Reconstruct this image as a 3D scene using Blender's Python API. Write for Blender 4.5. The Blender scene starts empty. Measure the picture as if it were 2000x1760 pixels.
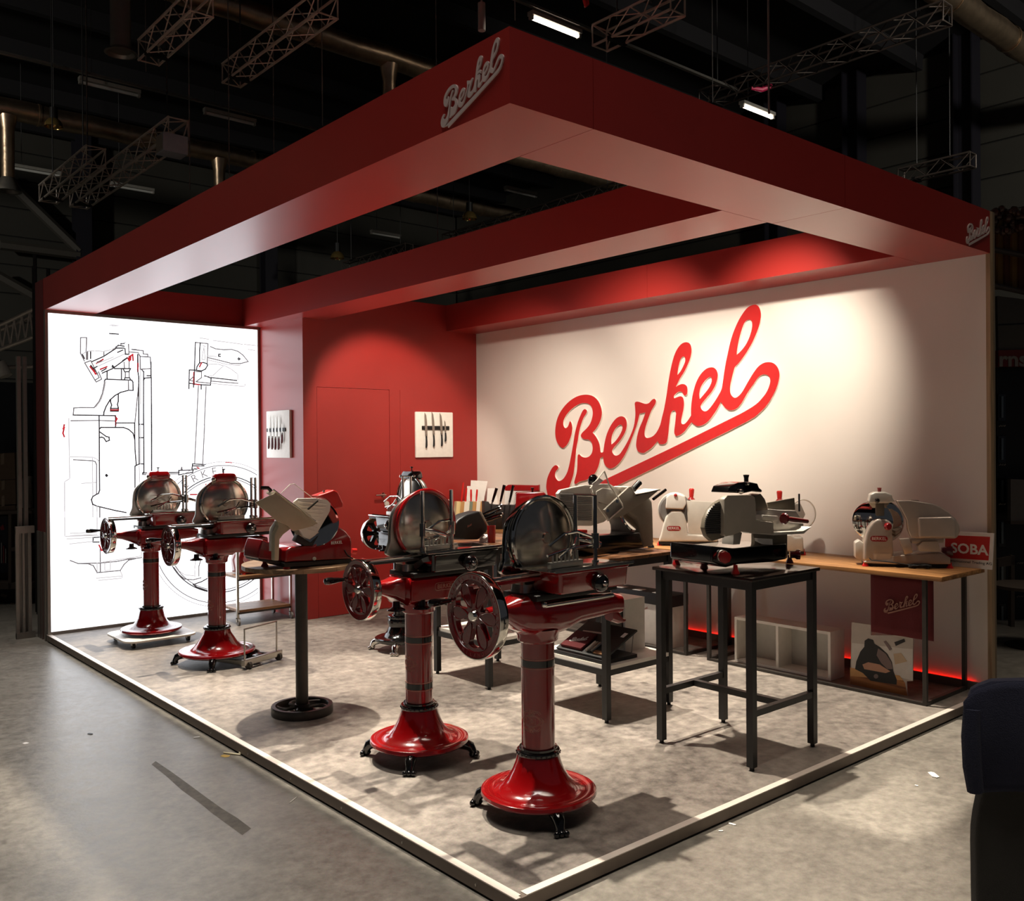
import bpy, bmesh, math, random
from mathutils import Vector, Matrix
random.seed(7)
# ------------------------------------------------------------------ camera, world, lights, exposure
SC = bpy.context.scene
COL = SC.collection
CAMP = Vector((-2.3817, -2.7676, 1.8065))
YAW, PITCH, ROLL, FPX = 0.7099, -0.0046, -0.0077, 1792.73
_F = Vector((math.sin(YAW) * math.cos(PITCH), math.cos(YAW) * math.cos(PITCH), math.sin(PITCH)))
_R0 = Vector((math.cos(YAW), -math.sin(YAW), 0))
_U0 = _R0.cross(_F)
_R = _R0 * math.cos(ROLL) + _U0 * math.sin(ROLL)
_U = _U0 * math.cos(ROLL) - _R0 * math.sin(ROLL)
cam = bpy.data.cameras.new('camera')
cam.sensor_width = 36.0
cam.lens = 36.0 * FPX / 2000.0
cam.clip_end = 200
camo = bpy.data.objects.new('camera', cam)
COL.objects.link(camo)
camo.matrix_world = Matrix(((_R.x, _U.x, -_F.x, CAMP.x), (_R.y, _U.y, -_F.y, CAMP.y), (_R.z, _U.z, -_F.z, CAMP.z), (0, 0, 0, 1)))
SC.camera = camo
SC.view_settings.view_transform = 'Standard'
SC.view_settings.look = 'None'
SC.view_settings.gamma = 1.0
SC.view_settings.use_curve_mapping = False
SC.view_settings.exposure = 0.0
W = bpy.data.worlds.new('hall_air')
SC.world = W
W.use_nodes = True
W.node_tree.nodes['Background'].inputs[0].default_value = (0.75, 0.78, 0.9, 1)
W.node_tree.nodes['Background'].inputs[1].default_value = 0.035

def spot(name, loc, aim, energy, deg, blend=0.35, col=(1, 0.9, 0.76), r=0.06):
    l = bpy.data.lights.new(name, 'SPOT')
    l.energy = energy; l.spot_size = math.radians(deg); l.spot_blend = blend; l.color = col; l.shadow_soft_size = r
    o = bpy.data.objects.new(name, l); COL.objects.link(o)
    o.location = loc
    o.rotation_euler = (Vector(aim) - Vector(loc)).to_track_quat('-Z', 'Y').to_euler()
    return o
# stand spotlights (rigged above the canopy)
spot('stand_spotlight', (0.95, 2.2, 6.4), (0.75, 0.7, 0), 2900, 38, 0.5)
spot('stand_spotlight', (0.95, 4.1, 6.4), (0.7, 2.7, 0), 3100, 38, 0.5)
spot('stand_spotlight', (1.0, 5.9, 6.6), (0.9, 4.9, 0), 2700, 34, 0.5)
spot('stand_spotlight', (3.2, 1.7, 6.4), (2.6, 0.9, 0), 2900, 36, 0.5)
spot('stand_spotlight', (3.1, 3.6, 6.4), (2.7, 2.7, 0), 2900, 36, 0.5)
# wall washers clamped on the middle beam
spot('wall_spotlight', (2.62, 0.9, 3.62), (4.55, 1.66, 2.3), 430, 58, 1.0)
spot('wall_spotlight', (2.62, 2.2, 3.62), (4.55, 3.3, 1.7), 340, 82, 1.0)
spot('wall_spotlight', (2.62, 3.6, 3.62), (4.4, 5.2, 1.3), 220, 80, 1.0)
spot('door_spotlight', (2.62, 4.3, 3.62), (3.3, 5.95, 1.75), 230, 62, 0.45, (1, 0.86, 0.72))
# weak hall light over the gangway
def area(name, loc, aim, energy, sx, sy, col):
    l = bpy.data.lights.new(name, 'AREA'); l.shape = 'RECTANGLE'; l.size = sx; l.size_y = sy; l.energy = energy; l.color = col
    o = bpy.data.objects.new(name, l); COL.objects.link(o); o.location = loc
    o.rotation_euler = (Vector(aim) - Vector(loc)).to_track_quat('-Z', 'Y').to_euler()
    return o
for _h in (area('hall_light', (-3.2, 1.5, 9.9), (-3.2, 1.5, 0), 300, 5.5, 12, (1, 0.94, 0.87)), area('hall_light', (2.2, -3.0, 9.9), (2.2, -3.0, 0), 125, 9, 5, (1, 0.88, 0.74))):
    _h.data.spread = math.radians(46)
spot('hall_wall_fill', (-16, 6, 7), (-4, 24, 6), 5200, 76, 0.6, (1, 0.96, 0.86), 0.5)  # added fill spot, out of frame, lifts the too dark back hall wall
spot('hall_wall_fill', (9, -7, 7), (18, 6, 6.5), 3000, 80, 0.6, (1, 0.95, 0.84), 0.5)  # second added fill spot, for the right hall wall

# ------------------------------------------------------------------ pixel geometry helpers (2000 x 1760 frame)
def ray(x, y):
    return _F + _R * ((x - 1000) / FPX) + _U * ((880 - y) / FPX)
def onz(x, y, z=0.0):
    d = ray(x, y); return CAMP + d * ((z - CAMP.z) / d.z)
def onx(x, y, X):
    d = ray(x, y); return CAMP + d * ((X - CAMP.x) / d.x)
def ony(x, y, Y):
    d = ray(x, y); return CAMP + d * ((Y - CAMP.y) / d.y)
class Frame:
    """A vertical plane standing at a point of the place; .p() puts a sighted point on it, d metres behind it."""
    def __init__(s, pt, deg=0.0):
        s.o = Vector(pt); a = math.radians(deg)
        f = Vector((_F.x, _F.y, 0)).normalized()
        s.n = Vector((f.x * math.cos(a) - f.y * math.sin(a), f.x * math.sin(a) + f.y * math.cos(a), 0))
        s.u = Vector((s.n.y, -s.n.x, 0))
    def p(s, x, y, d=0.0):
        r = ray(x, y); o = s.o + s.n * d
        t = (o - CAMP).dot(s.n) / r.dot(s.n)
        return CAMP + r * t

# ------------------------------------------------------------------ materials
def srgb(r, g, b):
    f = lambda c: (c / 255 / 12.92) if c / 255 <= 0.04045 else ((c / 255 + 0.055) / 1.055) ** 2.4
    return (f(r), f(g), f(b), 1)
MATS = {}
def mat(name, rgb, rough=0.5, metal=0.0, coat=0.0, vary=0.0, scale=20.0, bump=0.0, trans=0.0, emit=0.0, stretch=None, rvary=0.0, spec=0.5, detail=6):
    if name in MATS: return MATS[name]
    m = bpy.data.materials.new(name); m.use_nodes = True
    nt = m.node_tree; b = nt.nodes['Principled BSDF']
    c = srgb(*rgb)
    b.inputs['Base Color'].default_value = c
    b.inputs['Roughness'].default_value = rough
    b.inputs['Metallic'].default_value = metal
    b.inputs['Coat Weight'].default_value = coat
    b.inputs['Coat Roughness'].default_value = 0.06
    b.inputs['Specular IOR Level'].default_value = spec
    if trans: b.inputs['Transmission Weight'].default_value = trans; b.inputs['IOR'].default_value = 1.2
    if emit:
        b.inputs['Emission Color'].default_value = c; b.inputs['Emission Strength'].default_value = emit
    tc = nt.nodes.new('ShaderNodeTexCoord')
    no = nt.nodes.new('ShaderNodeTexNoise'); no.inputs['Scale'].default_value = scale; no.inputs['Detail'].default_value = detail
    mp = nt.nodes.new('ShaderNodeMapping')
    if stretch: mp.inputs['Scale'].default_value = stretch
    nt.links.new(tc.outputs['Object'], mp.inputs['Vector']); nt.links.new(mp.outputs[0], no.inputs['Vector'])
    v = vary if vary else 0.04
    rp = nt.nodes.new('ShaderNodeMapRange'); rp.inputs['From Min'].default_value = 0.3; rp.inputs['From Max'].default_value = 0.7
    rp.inputs['To Min'].default_value = 1 - v; rp.inputs['To Max'].default_value = 1 + v
    nt.links.new(no.outputs['Fac'], rp.inputs['Value'])
    mx = nt.nodes.new('ShaderNodeMix'); mx.data_type = 'RGBA'; mx.blend_type = 'MULTIPLY'; mx.inputs['Factor'].default_value = 1
    mx.inputs['A'].default_value = c
    nt.links.new(rp.outputs[0], mx.inputs['B'])
    if not trans: nt.links.new(mx.outputs['Result'], b.inputs['Base Color'])
    if rvary:
        rr = nt.nodes.new('ShaderNodeMapRange'); rr.inputs['From Min'].default_value = 0.3; rr.inputs['From Max'].default_value = 0.7
        rr.inputs['To Min'].default_value = max(0, rough - rvary); rr.inputs['To Max'].default_value = rough + rvary
        nt.links.new(no.outputs['Fac'], rr.inputs['Value']); nt.links.new(rr.outputs[0], b.inputs['Roughness'])
    if bump:
        bp = nt.nodes.new('ShaderNodeBump'); bp.inputs['Strength'].default_value = bump; bp.inputs['Distance'].default_value = 0.01
        nt.links.new(no.outputs['Fac'], bp.inputs['Height']); nt.links.new(bp.outputs[0], b.inputs['Normal'])
    MATS[name] = m
    return m
def emat(name, rgb, strength):
    if name in MATS: return MATS[name]
    m = bpy.data.materials.new(name); m.use_nodes = True; nt = m.node_tree; nt.nodes.clear()
    e = nt.nodes.new('ShaderNodeEmission'); e.inputs[0].default_value = srgb(*rgb); e.inputs[1].default_value = strength
    o = nt.nodes.new('ShaderNodeOutputMaterial'); nt.links.new(e.outputs[0], o.inputs[0]); MATS[name] = m; return m
def concrete(name, dark, light, scale, rough=0.45, wear=1.0):
    m = bpy.data.materials.new(name); m.use_nodes = True; nt = m.node_tree; b = nt.nodes['Principled BSDF']
    tc = nt.nodes.new('ShaderNodeTexCoord')
    def noise(s, d, dist=0.0):
        n = nt.nodes.new('ShaderNodeTexNoise'); n.inputs['Scale'].default_value = s; n.inputs['Detail'].default_value = d
        n.inputs['Roughness'].default_value = 0.62; n.inputs['Distortion'].default_value = dist
        nt.links.new(tc.outputs['Object'], n.inputs['Vector']); return n
    a = noise(scale, 9, 0.6); c = noise(scale * 9, 8); d = noise(scale * 70, 3)
    r = nt.nodes.new('ShaderNodeValToRGB'); r.color_ramp.elements[0].position = 0.36; r.color_ramp.elements[1].position = 0.66
    r.color_ramp.elements[0].color = srgb(*dark); r.color_ramp.elements[1].color = srgb(*light)
    s = nt.nodes.new('ShaderNodeMath'); s.operation = 'MULTIPLY_ADD'; s.inputs[1].default_value = 0.45 * wear; 
    nt.links.new(c.outputs['Fac'], s.inputs[0]); 
    s2 = nt.nodes.new('ShaderNodeMath'); s2.operation = 'MULTIPLY'; s2.inputs[1].default_value = 1 - 0.45 * wear
    nt.links.new(a.outputs['Fac'], s2.inputs[0]); nt.links.new(s2.outputs[0], s.inputs[2])
    nt.links.new(s.outputs[0], r.inputs['Fac'])
    mx = nt.nodes.new('ShaderNodeMix'); mx.data_type = 'RGBA'; mx.blend_type = 'OVERLAY'; mx.inputs['Factor'].default_value = 0.25
    nt.links.new(r.outputs['Color'], mx.inputs['A']); nt.links.new(d.outputs['Color'], mx.inputs['B'])
    hs = nt.nodes.new('ShaderNodeHueSaturation'); hs.inputs['Saturation'].default_value = 0.8
    nt.links.new(mx.outputs['Result'], hs.inputs['Color']); nt.links.new(hs.outputs[0], b.inputs['Base Color'])
    rr = nt.nodes.new('ShaderNodeMapRange'); rr.inputs['To Min'].default_value = rough - 0.12; rr.inputs['To Max'].default_value = rough + 0.15
    nt.links.new(c.outputs['Fac'], rr.inputs['Value']); nt.links.new(rr.outputs[0], b.inputs['Roughness'])
    bp = nt.nodes.new('ShaderNodeBump'); bp.inputs['Strength'].default_value = 0.12; bp.inputs['Distance'].default_value = 0.01
    nt.links.new(c.outputs['Fac'], bp.inputs['Height']); nt.links.new(bp.outputs[0], b.inputs['Normal'])
    MATS[name] = m; return m
def wood(name, c1, c2, axis=1, scale=3.0, rough=0.45):
    m = bpy.data.materials.new(name); m.use_nodes = True; nt = m.node_tree; b = nt.nodes['Principled BSDF']
    tc = nt.nodes.new('ShaderNodeTexCoord'); mp = nt.nodes.new('ShaderNodeMapping')
    s = [scale * 8] * 3; s[axis] = scale * 0.5; mp.inputs['Scale'].default_value = s
    n = nt.nodes.new('ShaderNodeTexNoise'); n.inputs['Scale'].default_value = 1; n.inputs['Detail'].default_value = 8; n.inputs['Distortion'].default_value = 1.2
    r = nt.nodes.new('ShaderNodeValToRGB'); r.color_ramp.elements[0].position = 0.32; r.color_ramp.elements[1].position = 0.68
    r.color_ramp.elements[0].color = srgb(*c1); r.color_ramp.elements[1].color = srgb(*c2)
    nt.links.new(tc.outputs['Object'], mp.inputs[0]); nt.links.new(mp.outputs[0], n.inputs['Vector']); nt.links.new(n.outputs['Fac'], r.inputs['Fac'])
    nt.links.new(r.outputs['Color'], b.inputs['Base Color']); b.inputs['Roughness'].default_value = rough
    MATS[name] = m; return m

M_RED = mat('red_lacquered_panel', (154, 42, 37), 0.32, vary=0.03, scale=3)
M_DRED = mat('deep_red_enamel', (130, 8, 12), 0.16, coat=1.0, vary=0.03)
M_MAROON = mat('maroon_enamel', (96, 12, 16), 0.2, coat=0.8)
M_WHITEW = mat('white_wall_film', (226, 216, 206), 0.55, vary=0.02, scale=2)
M_LOGO = mat('red_sign_face', (190, 30, 28), 0.5)
M_LOGOEDGE = mat('white_sign_edge', (235, 225, 215), 0.6)
M_PINKW = mat('pale_sign_face', (196, 176, 172), 0.55)
M_CHROME = mat('polished_chrome', (215, 212, 205), 0.07, metal=1.0)
M_STEEL = mat('brushed_steel', (178, 174, 166), 0.28, metal=1.0, vary=0.06, scale=60, stretch=(1, 1, 12))
M_ALU = mat('cast_aluminium', (186, 180, 170), 0.36, metal=0.4, vary=0.04)
M_WALU = mat('pale_aluminium', (208, 202, 190), 0.42, metal=0.15)
M_BLACK = mat('gloss_black', (9, 8, 8), 0.12, coat=0.6)
M_MBLACK = mat('matt_black', (16, 15, 15), 0.5)
M_IRON = mat('black_steel_frame', (22, 21, 21), 0.42, vary=0.1)
M_GREYIRON = mat('grey_steel_tube', (62, 58, 54), 0.4, metal=0.5, vary=0.1)
M_WHITE = mat('white_lacquer', (224, 218, 208), 0.4)
M_PAPER = mat('white_paper', (232, 228, 222), 0.6)
M_BOARD = mat('white_cutting_board', (238, 232, 222), 0.5)
M_GREY = mat('mid_grey', (112, 108, 104), 0.5)
M_DGREY = mat('dark_grey', (48, 46, 46), 0.5)
M_KNOB = mat('red_plastic', (150, 16, 18), 0.3, coat=0.3)
M_REDP = mat('bright_red_plastic', (196, 34, 28), 0.35)
M_WOOD = wood('oak_plank', (112, 72, 38), (176, 126, 74), 1)
M_WOODX = wood('oak_plank_cross', (96, 66, 40), (158, 116, 76), 0)
M_WOODR = wood('round_oak', (92, 70, 50), (150, 120, 90), 0)
M_CLOTH = mat('maroon_cloth', (92, 18, 22), 0.85, bump=0.3, scale=300)
M_ALUF = mat('aluminium_profile', (150, 145, 138), 0.4, metal=0.8)
M_RING = mat('pale_gold_line', (176, 118, 102), 0.4)
M_GLASS = mat('clear_acrylic', (245, 245, 245), 0.03, trans=0.95, spec=0.5)
M_RUBBER = mat('black_rubber', (14, 14, 14), 0.7)
M_PLATFORM = concrete('stand_floor_vinyl', (74, 66, 60), (152, 140, 126), 1.5, 0.5, 1.1)
M_HALLFLOOR = concrete('hall_concrete', (108, 102, 92), (148, 140, 126), 2.4, 0.33, 1.3)
M_TRIM = mat('satin_aluminium_trim', (222, 212, 200), 0.4, metal=0.15)
M_HALLWALL = mat('hall_dark_cladding', (52, 50, 44), 0.7, vary=0.15, scale=0.6)
M_HALLCEIL = mat('hall_black_ceiling', (16, 14, 18), 0.85, vary=0.2, scale=0.5)
M_FOIL = mat('foil_duct', (205, 180, 152), 0.36, metal=1.0, vary=0.2, scale=5, bump=0.9, detail=8)
M_TRUSS = mat('aluminium_truss', (196, 184, 172), 0.4, metal=0.2)
M_BLADE = mat('ground_blade_steel', (200, 192, 180), 0.2, metal=1.0)
M_NAVY = mat('navy_wool', (12, 16, 40), 0.95, bump=0.6, scale=260)
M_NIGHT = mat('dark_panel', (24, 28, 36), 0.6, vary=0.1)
M_CARD = mat('brown_cardboard', (96, 78, 62), 0.8, vary=0.1)

# ------------------------------------------------------------------ mesh helpers
class MB:
    def __init__(s): s.v = []; s.f = []; s.mi = []
    def add(s, vs, fs, mi=0):
        o = len(s.v); s.v += [tuple(v) for v in vs]; s.f += [tuple(i + o for i in f) for f in fs]; s.mi += [mi] * len(fs); return s
    def box(s, a, b, mi=0, M=None):
        x0, y0, z0 = a; x1, y1, z1 = b
        vs = [(x0, y0, z0), (x1, y0, z0), (x1, y1, z0), (x0, y1, z0), (x0, y0, z1), (x1, y0, z1), (x1, y1, z1), (x0, y1, z1)]
        if M: vs = [M @ Vector(v) for v in vs]
        return s.add(vs, [(0, 3, 2, 1), (4, 5, 6, 7), (0, 1, 5, 4), (1, 2, 6, 5), (2, 3, 7, 6), (3, 0, 4, 7)], mi)
    def cyl(s, p0, p1, r0, r1=None, n=16, mi=0, cap=True):
        p0 = Vector(p0); p1 = Vector(p1); r1 = r0 if r1 is None else r1
        d = (p1 - p0).normalized(); a = d.orthogonal().normalized(); b = d.cross(a)
        vs = []
        for p, r in ((p0, r0), (p1, r1)):
            for i in range(n):
                t = 2 * math.pi * i / n; vs.append(p + a * (r * math.cos(t)) + b * (r * math.sin(t)))
        fs = [(i, (i + 1) % n, n + (i + 1) % n, n + i) for i in range(n)]
        if cap: fs += [tuple(range(n - 1, -1, -1)), tuple(range(n, 2 * n))]
        return s.add(vs, fs, mi)
    def lathe(s, prof, o=(0, 0, 0), ax=(0, 0, 1), n=32, mi=0, cap=True):
        o = Vector(o); d = Vector(ax).normalized()
        a = Vector((1, 0, 0)) if abs(d.z) > 0.9 else Vector((0, 0, 1)).cross(d).normalized(); b = d.cross(a)
        vs = []; fs = []
        for r, h in prof:
            for i in range(n):
                t = 2 * math.pi * i / n; vs.append(o + d * h + a * (r * math.cos(t)) + b * (r * math.sin(t)))
        for k in range(len(prof) - 1):
            for i in range(n):
                fs.append((k * n + i, k * n + (i + 1) % n, (k + 1) * n + (i + 1) % n, (k + 1) * n + i))
        if cap:
            if prof[0][0] > 1e-4: fs.append(tuple(range(n - 1, -1, -1)))
            if prof[-1][0] > 1e-4: fs.append(tuple((len(prof) - 1) * n + i for i in range(n)))
        return s.add(vs, fs, mi)
    def tube(s, pts, r, n=8, mi=0, closed=False):
        pts = [Vector(p) for p in pts]; N = len(pts); vs = []; fs = []; up = None
        for i, p in enumerate(pts):
            q0 = pts[i - 1] if (i > 0 or closed) else p; q1 = pts[(i + 1) % N] if (i < N - 1 or closed) else p
            d = (q1 - q0).normalized()
            if up is None: up = d.orthogonal().normalized()
            up = (up - d * up.dot(d)); up = up.normalized() if up.length > 1e-6 else d.orthogonal().normalized()
            b = d.cross(up); rr = r[i] if isinstance(r, (list, tuple)) else r
            for k in range(n):
                t = 2 * math.pi * k / n; vs.append(p + up * (rr * math.cos(t)) + b * (rr * math.sin(t)))
        for i in range(N if closed else N - 1):
            j = (i + 1) % N
            for k in range(n): fs.append((i * n + k, i * n + (k + 1) % n, j * n + (k + 1) % n, j * n + k))
        if not closed: fs += [tuple(range(n - 1, -1, -1)), tuple((N - 1) * n + k for k in range(n))]
        return s.add(vs, fs, mi)
    def ball(s, c, r, n=14, mi=0, sc=(1, 1, 1)):
        c = Vector(c); vs = []; fs = []; m = max(6, n // 2)
        for j in range(1, m):
            ph = math.pi * j / m
            for i in range(n):
                t = 2 * math.pi * i / n
                vs.append(c + Vector((r * sc[0] * math.sin(ph) * math.cos(t), r * sc[1] * math.sin(ph) * math.sin(t), r * sc[2] * math.cos(ph))))
        top = len(vs); vs.append(c + Vector((0, 0, r * sc[2]))); vs.append(c - Vector((0, 0, r * sc[2])))
        for j in range(m - 2):
            for i in range(n): fs.append((j * n + i, (j + 1) * n + i, (j + 1) * n + (i + 1) % n, j * n + (i + 1) % n))
        for i in range(n):
            fs.append((top, i, (i + 1) % n)); fs.append((top + 1, (m - 2) * n + (i + 1) % n, (m - 2) * n + i))
        return s.add(vs, fs, mi)
    def prism(s, front, vec, mi=0):
        front = [Vector(p) for p in front]; vec = Vector(vec); n = len(front)
        nn = Vector((0, 0, 0))
        for i in range(n): nn += (front[i] - front[0]).cross(front[(i + 1) % n] - front[0])
        if nn.dot(vec) > 0: front = front[::-1]
        vs = front + [p + vec for p in front]
        fs = [tuple(range(n)), tuple(range(2 * n - 1, n - 1, -1))] + [(i + n, (i + 1) % n + n, (i + 1) % n, i)[::-1][::-1] for i in range(n)]
        fs = [fs[0], fs[1]] + [((i + 1) % n, i, i + n, (i + 1) % n + n) for i in range(n)]
        return s.add(vs, fs, mi)
    def loft(s, loops, mi=0, cap=True):
        n = len(loops[0]); vs = [Vector(p) for l in loops for p in l]; fs = []
        for k in range(len(loops) - 1):
            for i in range(n): fs.append((k * n + i, k * n + (i + 1) % n, (k + 1) * n + (i + 1) % n, (k + 1) * n + i))
        if cap: fs += [tuple(range(n - 1, -1, -1)), tuple((len(loops) - 1) * n + i for i in range(n))]
        return s.add(vs, fs, mi)
    def build(s, name, m, parent=None, smooth=True, bevel=0.0, seg=2, ang=40):
        me = bpy.data.meshes.new(name)
        off = abs_loc(parent) if parent else Vector((0, 0, 0))
        me.from_pydata([tuple(Vector(v) - off) for v in s.v], [], s.f); me.update()
        ms = m if isinstance(m, (list, tuple)) else [m]
        for k in ms: me.materials.append(k)
        if len(ms) > 1:
            for p, i in zip(me.polygons, s.mi): p.material_index = i
        bm = bmesh.new(); bm.from_mesh(me)
        bmesh.ops.remove_doubles(bm, verts=bm.verts, dist=1e-5)
        bmesh.ops.recalc_face_normals(bm, faces=bm.faces)
        if bevel:
            es = [e for e in bm.edges if len(e.link_faces) == 2 and e.calc_face_angle(0) > math.radians(30)]
            bmesh.ops.bevel(bm, geom=es, offset=bevel, segments=seg, profile=0.6, affect='EDGES', clamp_overlap=True)
        bm.to_mesh(me); bm.free()
        if smooth:
            me.polygons.foreach_set('use_smooth', [True] * len(me.polygons)); me.update()
            try: me.set_sharp_from_angle(angle=math.radians(ang))
            except Exception: pass
        o = bpy.data.objects.new(name, me); COL.objects.link(o)
        if parent: o.parent = parent
        return o
def abs_loc(o):
    v = Vector((0, 0, 0))
    while o: v += o.location; o = o.parent
    return v
def tag(o, label=None, cat=None, group=None, kind=None):
    if label: o['label'] = label
    if cat: o['category'] = cat
    if group: o['group'] = group
    if kind: o['kind'] = kind
    return o
def thing(name, loc, label, cat, group=None, kind=None):
    o = bpy.data.objects.new(name, None); COL.objects.link(o); o.location = loc; o.empty_display_size = 0.1
    return tag(o, label, cat, group, kind)
def copy_tree(o, parent=None, dz=None):
    c = o.copy(); COL.objects.link(c); c.parent = parent
    for ch in list(o.children): copy_tree(ch, c)
    return c
def rotthing(o, deg): o.rotation_euler = (0, 0, math.radians(deg)); return o
def box(name, a, b, m, parent=None, bevel=0.0):
    lo = tuple(min(p, q) for p, q in zip(a, b)); hi = tuple(max(p, q) for p, q in zip(a, b))
    return MB().box(lo, hi).build(name, m, parent, smooth=bool(bevel), bevel=bevel)
def slab(name, fr, pts, d0, depth, m, parent=None, bevel=0.0, seg=2):
    return MB().prism([fr.p(x, y, d0) for x, y in pts], fr.n * depth).build(name, m, parent, smooth=bool(bevel), bevel=bevel, seg=seg)
def rod(name, pts, r, m, parent=None, n=10):
    return MB().tube(pts, r, n).build(name, m, parent)
def text(name, s, o, u, v, h, m, parent=None, ext=0.0008, align='CENTER', bold=0.0, sx=1.0, shear=0.0):
    """Flat lettering: o = centre, u = reading direction, v = up direction, h = letter height."""
    c = bpy.data.curves.new(name, 'FONT'); c.body = s; c.size = h / 0.72; c.extrude = ext; c.align_x = align; c.align_y = 'CENTER'
    c.offset = bold; c.resolution_u = 3; c.shear = shear
    t = bpy.data.objects.new(name, c); COL.objects.link(t)
    dg = bpy.context.evaluated_depsgraph_get(); me = bpy.data.meshes.new_from_object(t.evaluated_get(dg))
    bpy.data.objects.remove(t)
    u = Vector(u).normalized(); v = Vector(v).normalized(); w = u.cross(v); off = abs_loc(parent) if parent else Vector((0, 0, 0))
    o = Vector(o) - off
    for q in me.vertices:
        x, y, z = q.co; q.co = o + u * (x * sx) + v * y + w * z
    me.name = name; me.materials.clear(); me.materials.append(m)
    ob = bpy.data.objects.new(name, me); COL.objects.link(ob)
    if parent: ob.parent = parent
    return ob
def smooth_loop(pts, sub=3):
    """closed loop of (x, y, sharp) -> rounded loop through the points"""
    n = len(pts); out = []
    for i in range(n):
        p1 = pts[i]; p2 = pts[(i + 1) % n]; p0 = pts[i - 1] if not p1[2] else p1; p3 = pts[(i + 2) % n] if not p2[2] else p2
        for k in range(sub):
            t = k / sub
            out.append(tuple(0.5 * (2 * p1[j] + (p2[j] - p0[j]) * t + (2 * p0[j] - 5 * p1[j] + 4 * p2[j] - p3[j]) * t * t + (3 * p1[j] - p0[j] - 3 * p2[j] + p3[j]) * t ** 3) for j in (0, 1)))
    return out
def shape2d(loops, ext):
    """filled outline with holes, extruded; returns a mesh in its own x, y plane"""
    c = bpy.data.curves.new('outline', 'CURVE'); c.dimensions = '2D'; c.fill_mode = 'BOTH'; c.extrude = ext
    for lp in loops:
        s = c.splines.new('POLY'); s.points.add(len(lp) - 1)
        for q, p in zip(s.points, lp): q.co = (p[0], p[1], 0, 1)
        s.use_cyclic_u = True
    t = bpy.data.objects.new('outline', c); COL.objects.link(t)
    dg = bpy.context.evaluated_depsgraph_get(); me = bpy.data.meshes.new_from_object(t.evaluated_get(dg))
    bpy.data.objects.remove(t); bpy.data.curves.remove(c)
    return me
def place2d(name, me, o, u, v, m, parent=None, scale=1.0, edge=None):
    me = me.copy(); u = Vector(u).normalized(); v = Vector(v).normalized(); w = u.cross(v)
    o = Vector(o) - (abs_loc(parent) if parent else Vector((0, 0, 0)))
    for q in me.vertices:
        x, y, z = q.co; q.co = o + u * (x * scale) + v * (y * scale) + w * z
    me.materials.clear(); me.materials.append(m); me.update()
    if edge:
        me.materials.append(edge)
        for p in me.polygons: p.material_index = 0 if abs(p.normal.dot(w)) > 0.7 else 1
    else:
        for p in me.polygons: p.material_index = 0
    me.name = name
    ob = bpy.data.objects.new(name, me); COL.objects.link(ob)
    if parent: ob.parent = parent
    return ob
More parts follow.
